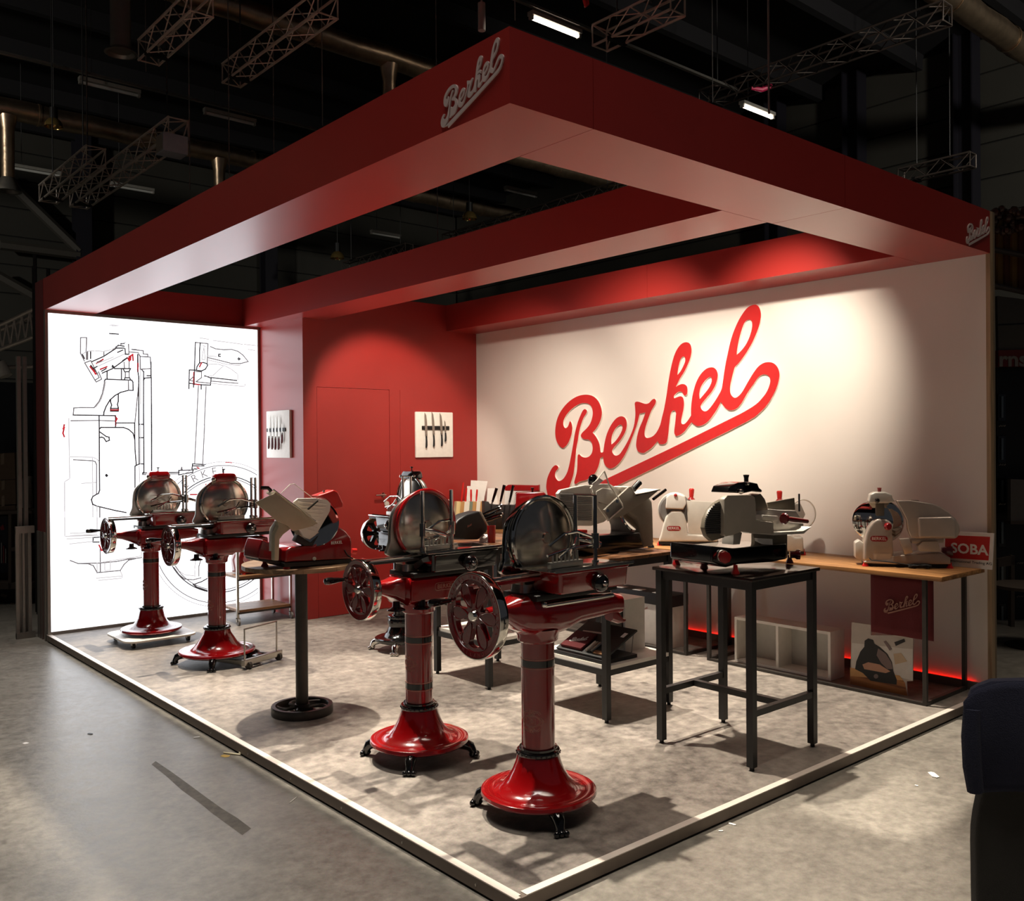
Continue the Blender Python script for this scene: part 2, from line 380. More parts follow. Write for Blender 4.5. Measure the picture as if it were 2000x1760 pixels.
LOGO=["760,994 789,977 780,946 743,909 713,858 685,794 666,735 649,657 628,586 618,521 606,442 593,363 578,298 549,231 513,158 454,90 386,35 308,5 240,9 191,34 164,87 150,141 151,181 163,236 189,290 234,352 273,385 308,396 340,383 341,360 307,329 292,292 301,259 340,226 388,231 436,262 484,322 514,395 538,474 562,560 582,638 601,723 625,795 658,872 696,936 728,980",
"425,585 373,603 330,647 306,701 300,761 308,828 333,901 377,969 445,1033 530,1089 624,1128 716,1145 807,1143 887,1122 949,1078 990,1016 1007,952 995,889 959,826 915,779 870,744,1 910,709 949,661 972,610 983,540,1 1000,534 1022,541,1 1030,584 1045,647 1076,729 1128,810 1189,871 1240,897 1286,902 1327,886 1349,848 1349,793 1326,738 1288,689 1237,639 1177,590 1150,559 1153,534 1177,509 1210,503 1253,521 1295,565 1345,626 1395,700 1437,779 1458,851 1467,924 1463,986 1460,1027 1477,1042 1513,1040 1561,1026 1608,1015 1648,1024 1687,1054 1718,1060 1735,1040 1722,1005 1678,952 1647,893 1614,822 1592,762 1586,714 1601,684 1645,680 1700,700 1746,741 1786,806 1809,877 1833,947 1852,1023 1872,1111 1892,1216 1915,1314 1946,1418 1980,1491 2018,1540 2062,1571 2113,1578 2153,1560 2171,1521 2172,1475 2155,1419 2126,1364 2082,1297 2030,1237 1985,1164,1 2022,1179 2059,1186 2095,1178 2117,1156 2122,1122 2115,1087 2094,1074 2076,1083 2055,1110 2018,1115 1984,1099 1958,1077 1962,1054,1 1999,1064 2036,1071 2065,1058 2078,1025 2079,985 2071,939 2056,887 2045,841 2048,812 2067,804 2092,811 2129,844 2162,884,1 2162,935 2170,1010 2188,1095 2225,1191 2275,1262 2339,1309 2401,1321 2446,1304 2468,1266 2469,1221 2448,1161 2406,1101 2350,1048 2301,1004 2276,971 2283,940 2314,919 2349,923 2391,956 2440,1010 2481,1064 2512,1113 2526,1173 2541,1256 2558,1338 2582,1430 2610,1528 2643,1613 2690,1701 2743,1772 2801,1825 2865,1841 2909,1823 2932,1777 2935,1723 2917,1650 2882,1573 2830,1486 2766,1405 2707,1344 2657,1303,1 2644,1266 2627,1212 2610,1152 2605,1103 2616,1058 2652,1029 2691,1038 2737,1079 2790,1153 2848,1231 2905,1291 2961,1319 3017,1322 3066,1306 3102,1267 3119,1213 3111,1156 3086,1088 3046,1021 2996,954 2919,888 2774,807 2107,543 1675,372 1209,196 514,-68,1 523,5,1 355,-2,1 1072,266 1587,455 1987,603 2571,827 2748,896 2877,959 2940,1010 2991,1067 3022,1134 3025,1177 3004,1207 2967,1219 2929,1212 2898,1190 2853,1138 2795,1071 2750,1008 2717,966 2666,926 2597,919 2548,944 2503,997,1 2467,942 2418,882 2363,827 2306,794 2243,781 2200,797 2168,820,1 2128,781 2077,730 2025,702 1985,693 1962,714 1961,755 1971,813 1979,872 1983,915 1964,937 1935,932 1916,903 1906,850 1896,786 1888,721 1876,662 1860,630 1822,616 1776,619 1750,646,1 1677,582 1605,544 1563,529 1500,546 1476,589 1476,637 1490,703 1518,776 1559,848 1600,931,1 1560,926 1524,920,1 1515,891 1487,813 1445,728 1395,631 1353,558 1303,490 1243,428 1175,384 1116,370 1064,389 1034,426 1017,493,1 978,476,1 969,438 942,374 897,316 834,270 762,243 670,224 614,197 591,213 606,259 630,325 640,403 643,475 650,508 673,515 709,491 764,481 818,495 859,534 869,591 851,643 807,672 757,674 716,689 695,712 712,741 767,779 822,823 858,880 875,943 864,1001 828,1041 770,1058 697,1056 623,1033 539,990 472,936 433,878 431,832 452,802 485,804 509,830 528,866 542,869 560,839 567,789 555,731 526,672 483,619",
"1139,618,1 1137,665 1153,722 1192,777 1239,810 1276,816 1293,794 1280,751 1238,695 1186,646",
"2004,1276,1 2008,1314 2024,1377 2046,1427 2072,1446 2094,1435 2097,1400 2075,1356 2038,1306",
"2266,1034,1 2261,1080 2274,1137 2310,1186 2352,1220 2387,1232 2404,1214 2397,1175 2365,1126 2316,1078",
"2681,1414,1 2685,1460 2705,1546 2732,1626 2761,1688 2794,1712 2826,1711 2845,1685 2841,1631 2815,1558 2773,1491 2721,1441",
]
BOXLINES=['l 603,3069 650,3074 697,3072 649,3065 603,3069',
'k 608,2984 693,2984',
'g 330,2923 387,2927 381,2789',
'g 330,2923 328,2767 363,2692',
'l 340,2755 388,2790 461,2800 547,2799 622,2820 762,2905',
'k 346,2755 364,2718',
'g 384,2783 383,2709',
'g 395,2787 394,2710',
'k 423,2792 422,2721',
'g 549,2796 550,2748',
'g 366,2673 424,2699 502,2532 462,2504 366,2673',
'g 462,2504 474,2486 526,2517 496,2590',
'k 436,2690 547,2748 672,2840 748,2845',
'r 417,2637 472,2566',
'k 424,2651 484,2576',
'k 445,2619 484,2644',
'r 465,2569 451,2607',
'r 479,2673 541,2718',
'k 485,2686 522,2701',
'r 515,2616 577,2645',
'k 527,2598 571,2626',
'l 497,2648 767,2793',
'l 485,2673 640,2746',
'k 533,2579 633,2629 773,2741',
'k 734,2716 779,2748',
'k 685,2798 735,2824',
'k 666,2849 692,2870 749,2864',
'k 717,2888 749,2891',
'g 793,2887 796,2785',
'k 758,2839 761,2783 792,2785',
'r 786,2742 798,2716 811,2730 815,2770 834,2784 837,2725',
'r 799,2762 798,2726',
'k 831,2837 870,2836',
'g 805,2809 889,2807 908,2768 987,2770 987,2796 941,2797 941,2830 825,2836',
'k 633,2661 646,2646 630,2645 633,2661',
'k 652,2630 740,2634',
'k 737,2634 810,2637 794,2604 752,2602 737,2634',
'g 759,2602 758,2543',
'g 797,2604 797,2545',
'k 749,2523 755,2541 800,2543 809,2525',
'g 747,2700 750,2635',
'g 798,2716 797,2637',
'k 580,2600 579,2522',
'k 721,2627 720,2528',
'k 554,2502 563,2518 822,2519 833,2500 835,2414 789,2413 712,2390 655,2356 605,2309 567,2243 545,2184 541,2152',
'g 554,2502 547,2450 531,2371 500,2293 450,2227 323,2225 260,2220 254,2150',
'l 566,2496 547,2398 518,2306 468,2234',
'g 787,2518 789,2413',
'k 611,2309 611,2289 620,2257 610,2224 610,2195 685,2196 686,2232 677,2265 686,2298 687,2370',
'k 610,2224 686,2226',
'r 610,2208 686,2210',
'k 254,2150 654,2150 656,2134',
'r 657,2140 672,2118 659,2095 659,2056',
'k 883,2787 881,2628 893,2555 889,2058',
'g 893,2496 850,2084',
'r 885,2694 884,2615',
'g 908,2775 910,2636 1018,2648 1013,2768 908,2768',
'l 910,2629 905,2058',
'k 926,2630 943,2611 937,2058',
'k 1019,2715 1018,2554 952,2545 942,2524',
'k 1021,2554 1018,2059',
'k 978,2572 1018,2574',
'l 889,2801 894,2662',
'l 212,2115 216,1520',
'g 233,2093 498,2099 653,2095',
'k 498,2148 497,1680 496,1395 485,1363 466,1355 430,1333 417,1302 429,1256 471,1235 651,1181 752,1156',
'k 657,2150 656,2033',
'k 669,2075 847,2077 848,1806 859,1644',
'k 506,2019 516,2030 734,2030 785,2011 830,1971 845,1912',
'k 500,1986 564,1938 592,1931 595,1899 564,1886 542,1922 521,1931 499,1925',
'k 561,1552 574,1542 565,1532 556,1542 564,1552',
'k 891,2270 888,1653 846,1631 843,1290',
'k 888,1653 937,1652',
'k 902,2064 938,2065',
'k 900,1925 936,1925',
'k 939,2271 936,1572 923,1546',
'k 1020,2273 1016,1564',
'l 907,2270 901,1653',
'l 888,1653 893,1447',
'k 923,1559 1088,1555',
'g 923,1543 1088,1538',
'r 161,2013 170,2026 158,1969 169,1937',
'r 164,2019 170,2051',
'g 253,1706 433,1693 457,1683 469,1654 466,1358',
'l 218,1735 433,1729 470,1712 494,1686',
'l 430,1732 430,1333',
'l 328,1469 461,1474',
'l 168,1490 165,1143',
'l 216,1520 168,1490',
'l 429,1244 428,1128',
'l 470,1235 469,1126',
'g 496,1227 495,1124',
'l 165,1193 166,953 481,938',
'l 216,978 469,971 471,1177',
'l 216,956 469,951',
'k 429,922 487,921',
'k 429,922 428,877 486,873',
'l 186,926 429,922',
'l 210,874 428,883',
'r 486,840 510,787 535,785',
'g 495,801 496,568 465,565 429,639 381,662 285,674 214,709',
'g 285,674 497,659 652,661 779,676 902,679',
'l 497,665 902,696',
'l 540,661 539,580 592,578 593,663',
'g 465,565 689,566 728,625 773,664 843,674',
'l 689,563 711,508 459,510',
'l 711,508 704,486 477,486',
'l 466,661 465,565',
'l 903,842 902,689',
'k 1494,2954 1481,2657 1476,2498',
'k 1547,2951 1539,2867 1538,2743',
'g 1494,2954 1633,2950 1623,2733',
'l 1575,2925 1604,2920',
'l 1589,2919 1563,2772 1602,2774 1589,2912',
'k 1502,2658 1509,2693 1538,2736 1581,2741 1616,2733 1627,2713 1601,2670 1559,2650 1502,2654',
'r 1538,2694 1559,2737',
'k 1425,2654 1502,2654',
'k 1425,2654 1420,2510 1480,2505',
'g 1424,2541 1473,2587',
'g 1421,2544 1466,2535',
'k 1420,2510 1418,2454',
'k 1470,2505 1469,2470',
'k 1554,2501 1553,2452',
'r 1474,2629 1469,2505 1536,2500',
'g 1495,2640 1558,2640 1558,2577 1497,2530 1657,2519',
'k 1536,2500 1657,2498 1665,2575 1594,2600',
'k 1665,2582 1958,2562',
'g 1665,2543 1972,2531',
'l 1664,2519 2051,2498 2055,2527',
'l 1586,2589 1680,2600 1811,2722',
'l 1630,2727 1739,2732 1826,2716 1892,2687 1973,2631 1973,2567',
'g 1661,2920 1718,2899 1813,2895 1902,2904 1976,2887 2035,2848 2095,2780 2004,2753 1900,2748 1790,2770 1638,2797',
'l 1631,2817 1725,2816',
'l 1638,2772 1863,2732 1997,2733',
'l 1541,3006 1640,2999',
'l 1690,2989 1865,2980 2029,2969',
'l 2052,2971 2189,2965',
'l 2097,2916 2173,2910',
'k 1772,2843 1754,2842 1750,2821 1772,2819',
'k 1983,2815 1999,2805 1986,2792 1975,2803 1983,2815',
'g 1522,2486 1498,2063',
'g 1607,2482 1585,2064',
'g 1498,2063 1473,1642',
'g 1587,2064 1562,1641',
'k 1450,1643 1592,1633',
'k 1450,1643 1443,1588 1499,1586',
'k 1450,1622 1577,1619',
'r 1499,1604 1520,1593',
'k 982,1558 1304,1557',
'g 982,1544 1301,1540',
'k 1301,1577 1457,1577 1450,1553 1300,1529 1301,1577',
'g 1325,1583 1332,1611 1339,1583',
'k 1020,2059 1015,1560',
'r 1823,1656 1890,1650',
'r 1426,1313 1525,1312',
'r 1535,1308 1597,1417',
'r 1518,1313 1546,1294',
'r 1419,1258 1475,1256',
'g 1489,1269 1481,1200 1509,1109 1557,1023',
'l 1524,1281 1524,1198 1544,1121 1579,1035',
'l 1476,606 1461,504 1467,427',
'g 1532,608 1510,534 1509,430',
'k 1445,343 1537,365 1601,393',
'k 1445,343 1487,311 1600,261',
'g 1240,545 1294,465 1355,411 1446,395 1530,407',
'l 1261,557 1294,506 1349,459 1460,435',
]
# ------------------------------------------------------------------ the stand: floor, walls, canopy
LN, WD, ZB, ZT, YB, XA = 7.0, 4.551, 3.170, 3.475, 5.95, 2.229
W1, W2, C1, C2, D1 = 0.473, 0.484, 2.042, 2.495, 4.104
HF = -0.065
def struct(o): return tag(o, kind='structure')
# hall floor
struct(box('floor', (-40, -40, HF - 0.2), (60, 60, HF), M_HALLFLOOR))
fl = struct(box('floor_stand', (0.03, 0.03, HF), (WD, LN + 0.3, -0.001), M_PLATFORM))
# aluminium edge trims: face and top lip
t1 = struct(MB().box((-0.006, 0.0, HF + 0.012), (0.03, LN - 0.01, -0.001)).build('trim_1', mat('trim_face', (112, 100, 90), 0.5, metal=0.4), smooth=False))
box('top_lip', (-0.004, 0.012, -0.001), (0.036, LN - 0.01, 0.0025), M_TRIM, t1)
t2 = struct(MB().box((0.0, -0.006, HF + 0.012), (WD - 0.05, 0.03, -0.001)).build('trim_2', MATS['trim_face'], smooth=False))
box('top_lip', (0.055, -0.004, -0.001), (WD - 0.05, 0.036, 0.0025), M_TRIM, t2)
box('top_lip', (-0.004, -0.004, -0.001), (0.022, 0.012, 0.0025), M_TRIM, t2)
screw = MB()
for k in range(13):
    s_ = MB().cyl((-0.006, 0.25 + k * 0.55, -0.03), (-0.009, 0.25 + k * 0.55, -0.03), 0.006, n=8).build('screw', M_STEEL, t1)
# back wall carrying the light box
wl = struct(box('wall_left', (0.012, LN, HF), (XA, LN + 0.3, ZB), M_RED))
box('side_panel', (-0.002, LN + 0.004, 1.0), (0.012, LN + 0.3, ZT), mat('dark_red_side', (104, 34, 34), 0.5), wl)
box('side_post', (-0.01, LN + 0.004, HF), (0.012, LN + 0.05, 1.0), M_ALUF, wl)
box('side_post', (-0.01, LN + 0.12, HF), (0.012, LN + 0.15, 1.0), M_ALUF, wl)
box('side_post', (-0.01, LN + 0.2, HF), (0.012, LN + 0.3, 1.0), M_ALUF, wl)
box('top_panel', (0.0, LN, ZB), (XA + 0.02, LN + 0.3, ZT), M_RED, wl)
# light box
lb = thing('light_box', (1.1, LN - 0.05, 0.0), 'tall glowing white light box printed with a slicer line drawing', 'light box')
fw = 0.028
box('frame_member', (0.0, LN - 0.05, 0.0), (fw, LN, ZB), M_ALUF, lb)
box('frame_member', (XA - fw, LN - 0.05, 0.0), (XA, LN, ZB), M_ALUF, lb)
box('frame_member', (fw, LN - 0.05, 0.0), (XA - fw, LN, fw), M_ALUF, lb)
box('frame_member', (fw, LN - 0.05, ZB - fw), (XA - fw, LN, ZB), M_ALUF, lb)
box('light_panel', (fw, LN - 0.028, fw), (XA - fw, LN - 0.005, ZB - fw), emat('backlit_textile', (248, 250, 255), 2.6), lb)
INKS = {'k': mat('drawing_ink_dark', (70, 66, 68), 0.9), 'g': mat('drawing_ink_grey', (120, 116, 118), 0.9), 'l': mat('drawing_ink_pale', (160, 158, 160), 0.9), 'r': mat('drawing_ink_red', (160, 40, 46), 0.9)}
for _k in INKS.values():  # printed lines sit on glowing cloth: the light coming through the ink
    _b = _k.node_tree.nodes['Principled BSDF']; _b.inputs['Emission Color'].default_value = _b.inputs['Base Color'].default_value
    _b.inputs['Emission Strength'].default_value = {'drawing_ink_dark': 0.5, 'drawing_ink_grey': 0.8, 'drawing_ink_pale': 1.5, 'drawing_ink_red': 1.2}[_k.name]
def ribbon(mb, pts, w, y):
    for (a, b), (c, d) in zip(pts, pts[1:]):
        dx, dz = c - a, d - b; l = math.hypot(dx, dz) or 1
        nx, nz = -dz / l * w, dx / l * w; ex, ez = dx / l * w, dz / l * w
        mb.add([(a - ex + nx, y, b - ez + nz), (a - ex - nx, y, b - ez - nz), (c + ex - nx, y, d + ez - nz), (c + ex + nx, y, d + ez + nz)], [(0, 1, 2, 3)])
ink = {k: MB() for k in 'kglr'}
clipx = lambda x: min(max(x, 0.035), XA - 0.035)
for s_ in BOXLINES:
    c_, *pp = s_.split(); pp = [tuple(float(q) / 1000 for q in p.split(',')) for p in pp]
    ribbon(ink[c_], [(clipx(x), z) for x, z in pp], {'k': 0.0066, 'g': 0.006, 'l': 0.0052, 'r': 0.008}[c_], LN - 0.0285)
for rr, c_, w_ in ((0.64, 'k', 0.006), (0.615, 'g', 0.005), (0.755, 'g', 0.005), (0.795, 'l', 0.005)):
    run = []
    for k in range(181):
        a_ = math.pi * 2 * k / 180; x, z = 1.787 + rr * math.cos(a_), 0.865 + rr * math.sin(a_)
        if x < XA - 0.035 and z > 0.035: run.append((x, z))
        else:
            if len(run) > 1: ribbon(ink[c_], run, w_, LN - 0.0285)
            run = []
    if len(run) > 1: ribbon(ink[c_], run, w_, LN - 0.0285)
for ch_, a_ in zip('BERKEL', (137, 127, 117, 107.5, 98, 89)):
    a_ = math.radians(a_); o_ = (1.787 + 0.695 * math.cos(a_), LN - 0.0290, 0.865 + 0.695 * math.sin(a_))
    v_ = Vector((math.cos(a_), 0, math.sin(a_))); u_ = Vector((math.sin(a_), 0, -math.cos(a_)))
    text('printed_letter', ch_, o_, u_, v_, 0.085, INKS['g'], lb, 0.0002)
for k, nm in (('k', 'dark_lines'), ('g', 'grey_lines'), ('l', 'pale_lines'), ('r', 'red_lines')):
    ink[k].build('printed_' + nm, INKS[k], lb, smooth=False)['kind'] = 'stuff'
# storage cabin
DX0, DX1, DZ = 2.392, 3.296, 2.449
wb = struct(MB().box((XA, YB, HF), (DX0 - 0.004, YB + 0.05, ZT)).build('wall_back', M_RED, smooth=False))
box('panel', (DX1 + 0.004, YB, HF), (3.44, YB + 0.05, DZ + 0.004), M_RED, wb)
box('panel', (3.443, YB, HF), (WD, YB + 0.05, DZ + 0.004), M_RED, wb)
box('panel', (DX0 - 0.004, YB, DZ + 0.004), (WD, YB + 0.05, ZT), M_RED, wb)
struct(box('wall_side', (XA, YB + 0.05, HF), (XA + 0.05, LN + 0.3, ZT), M_RED))
d1_ = struct(MB().box((DX0, YB + 0.002, 0.004), (DX1, YB + 0.045, DZ)).build('door_1', M_RED, smooth=False))
hd = MB().cyl((3.204, YB + 0.002, 1.275), (3.204, YB - 0.008, 1.275), 0.026, n=20).cyl((3.204, YB, 1.275), (3.204, YB - 0.05, 1.275), 0.009).cyl((3.212, YB - 0.05, 1.275), (3.08, YB - 0.05, 1.278), 0.0095)
hd.build('door_handle', M_CHROME, d1_)
MB().cyl((3.25, YB + 0.002, 1.173), (3.25, YB - 0.012, 1.173), 0.03, n=20).cyl((3.25, YB - 0.012, 1.173), (3.25, YB - 0.016, 1.173), 0.008).build('lock_rosette', M_WALU, d1_)
# white wall
wr = struct(MB().box((WD, 0.03, 0.0), (WD + 0.05, YB, ZT)).build('wall_right', M_WHITEW, smooth=False))
box('plywood_edge', (WD - 0.001, 0.0, HF), (WD + 0.052, 0.03, ZT), wood('plywood_edge', (138, 112, 82), (176, 150, 118), 2), wr)
box('back_panel', (WD + 0.05, 0.0, HF), (WD + 0.08, YB + 1.3, ZT), mat('stand_back_board', (120, 104, 84), 0.7), wr)
bb = struct(box('baseboard_right', (WD - 0.028, 0.03, 0.0), (WD - 0.013, YB, 0.062), mat('grey_baseboard', (110, 100, 94), 0.5)))
led = tag(box('led_strip', (WD - 0.011, 0.12, 0.036), (WD - 0.002, 3.6, 0.042), emat('red_led', (255, 28, 16), 22)), 'thin red glowing light strip lying along the baseboard', 'light strip')
# canopy
cp = thing('canopy', (2.2, 3.4, ZB), 'red box-beam canopy frame over the whole stand', 'canopy')
box('beam', (0, 0, ZB), (W1 - 0.0015, LN - 0.002, ZT), M_RED, cp)
box('beam', (W1 + 0.0015, 0, ZB), (2.548, W2, ZT), M_RED, cp)
box('beam', (2.552, 0, ZB), (WD, W2, ZT), M_RED, cp)
box('beam', (C1, W2 + 0.003, ZB), (C2, LN - 0.002, ZT), M_RED, cp)
box('beam', (D1, W2 + 0.003, ZB), (WD, 2.845, ZT), M_RED, cp)
box('beam', (D1, 2.848, ZB), (WD, YB, ZT), M_RED, cp)
LM = shape2d([[(x / 1000, y / 1000) for x, y in smooth_loop([tuple(float(q) for q in (t.split(',') + ['0'])[:3]) for t in s_.split()])] for s_ in LOGO], 0.009)
LMF = shape2d([[(x / 1000, y / 1000) for x, y in smooth_loop([tuple(float(q) for q in (t.split(',') + ['0'])[:3]) for t in s_.split()], 2)] for s_ in LOGO], 0.003)
LMF2 = shape2d([[(x / 1000, y / 1000) for x, y in smooth_loop([tuple(float(q) for q in (t.split(',') + ['0'])[:3]) for t in s_.split()], 1)] for s_ in LOGO], 0.0006)
def logo(name, o, u, v, width, m, parent, me=None, edge=None):
    """o = lower left corner of the lettering"""
    s_ = width / 2.98; u = Vector(u).normalized(); v = Vector(v).normalized()
    return place2d(name, me or LMF2, Vector(o) - u * (0.125 * s_) - v * (0.02 * s_), u, v, m, parent, s_, edge)
sg = place2d('logo_sign', LM, (WD - 0.0095, 4.85, 1.2), (0, -1, 0), (0, 0, 1), M_LOGO, None, 1.0, M_LOGOEDGE)
tag(sg, 'large raised red cursive lettering with underline on the white wall', 'sign')
logo('lettering', (-0.003, 0.459, 3.192), (0, -1, 0), (0, 0, 1), 0.425, M_PINKW, cp, LMF)
logo('lettering', (4.147, -0.003, 3.188), (1, 0, 0), (0, 0, 1), 0.39, M_PINKW, cp, LMF)
# ------------------------------------------------------------------ flywheel slicers on pedestals
def rrect(cx, cy, hx, hy, r, n=4):
    pts = []
    for qx, qy, a0 in ((1, 1, 0), (-1, 1, 90), (-1, -1, 180), (1, -1, 270)):
        for k in range(n + 1):
            a = math.radians(a0 + 90 * k / n); pts.append((cx + qx * (hx - r) + r * math.cos(a), cy + qy * (hy - r) + r * math.sin(a)))
    return pts
def xloft(secs, r=0.5):
    """sections (x, yc, zc, hy, hz) along x, rounded"""
    return [[(x, a, b) for a, b in rrect(yc, zc, hy, hz, min(hy, hz) * r)] for x, yc, zc, hy, hz in secs]
def rbox(name, c, h, r, m, parent, seg=3):
    return MB().box(tuple(a - b for a, b in zip(c, h)), tuple(a + b for a, b in zip(c, h))).build(name, m, parent, bevel=r, seg=seg)
def wheel_mesh(R, t, holes=6):
    outer = [(R * math.cos(2 * math.pi * k / 64), R * math.sin(2 * math.pi * k / 64)) for k in range(64)]
    loops = [outer]
    for k in range(holes):
        a = 2 * math.pi * (k + 0.5) / holes
        sp = 2 * math.pi / holes
        prof = [(0.27, 0.0), (0.36, 0.16), (0.55, 0.27), (0.68, 0.30), (0.74, 0.2), (0.755, 0.0), (0.74, -0.2), (0.68, -0.30), (0.55, -0.27), (0.36, -0.16)]
        lp = smooth_loop([(R * r * math.cos(a + f * sp), R * r * math.sin(a + f * sp), 0) for r, f in prof], 2)
        loops.append(lp[::-1])
    return shape2d(loops, t / 2)
CREST = []
def _arc(cx, cy, rx, ry, a0, a1, n=10):
    return [(cx + rx * math.cos(math.radians(a0 + (a1 - a0) * k / n)), cy + ry * math.sin(math.radians(a0 + (a1 - a0) * k / n))) for k in range(n + 1)]
CREST.append(_arc(0, 0, 0.041, 0.026, 0, 360, 28)); CREST.append(_arc(0, 0, 0.037, 0.022, 0, 360, 28))
CREST.append([(-0.024, 0.012), (-0.017, -0.012), (-0.010, 0.012)])
CREST.append([(-0.004, -0.012), (-0.004, 0.012), (0.004, 0.012), (0.006, 0.006), (0.003, 0.001), (-0.004, 0.001), (0.004, 0.001), (0.008, -0.005), (0.005, -0.012), (-0.004, -0.012)])
CREST.append([(0.017, -0.012), (0.017, 0.012)]); CREST.append([(0.013, 0.012), (0.021, 0.012)]); CREST.append([(0.013, -0.012), (0.021, -0.012)])
for sx in (-1, 1):
    CREST.append([(sx * 0.036, 0.02), (sx * 0.048, 0.01), (sx * 0.056, 0), (sx * 0.048, -0.01), (sx * 0.036, -0.02)])
    CREST.append(_arc(sx * 0.05, 0, 0.004, 0.004, 0, 360, 8))
    for sy in (-1, 1):
        CREST.append([(sx * q[0], sy * q[1]) for q in _arc(0.018, 0.028, 0.024, 0.016, 10, 150, 10)])
        CREST.append([(sx * q[0], sy * q[1]) for q in _arc(0.02, 0.027, 0.015, 0.011, 0, 190, 10)])
        CREST.append([(sx * q[0], sy * q[1]) for q in _arc(0.008, 0.033, 0.006, 0.006, -90, 200, 8)])
        CREST.append([(sx * 0.0, sy * 0.034), (sx * 0.009, sy * 0.05)]); CREST.append([(sx * 0.002, sy * 0.05), (sx * 0.007, sy * 0.041)])
def crest(parent, r, z, deg, s=1.0):
    mb = MB()
    for pl in CREST:
        pts = []
        for x, y in pl:
            a = math.radians(deg) + x * s / r * 1.0
            pts.append((r * math.cos(a), r * math.sin(a), z + y * s))
        if (Vector(pts[0]) - Vector(pts[-1])).length < 1e-4: mb.tube(pts[:-1], 0.0011, 4, closed=True)
        else: mb.tube(pts, 0.0011, 4)
    return tag(mb.build('crest', M_RING, parent), 'fine gold-coloured crest with three letters')
def paw(parent, deg, r0, m):
    a = math.radians(deg); c, s = math.cos(a), math.sin(a)
    P = lambda r, z, t=0.0: (r * c - t * s, r * s + t * c, z)
    mb = MB().tube([P(r0 - 0.07, 0.078), P(r0 - 0.02, 0.075), P(r0 + 0.015, 0.06), P(r0 + 0.028, 0.035), P(r0 + 0.03, 0.016)], [0.03, 0.033, 0.029, 0.023, 0.026], 10)
    for t in (-0.024, 0.0, 0.024): mb.ball(P(r0 + 0.05, 0.0155, t), 0.0155, 8)
    mb.ball(P(r0 + 0.028, 0.018), 0.018, 8, sc=(1.4, 1.4, 1))
    return mb.build('paw_foot', m, parent)
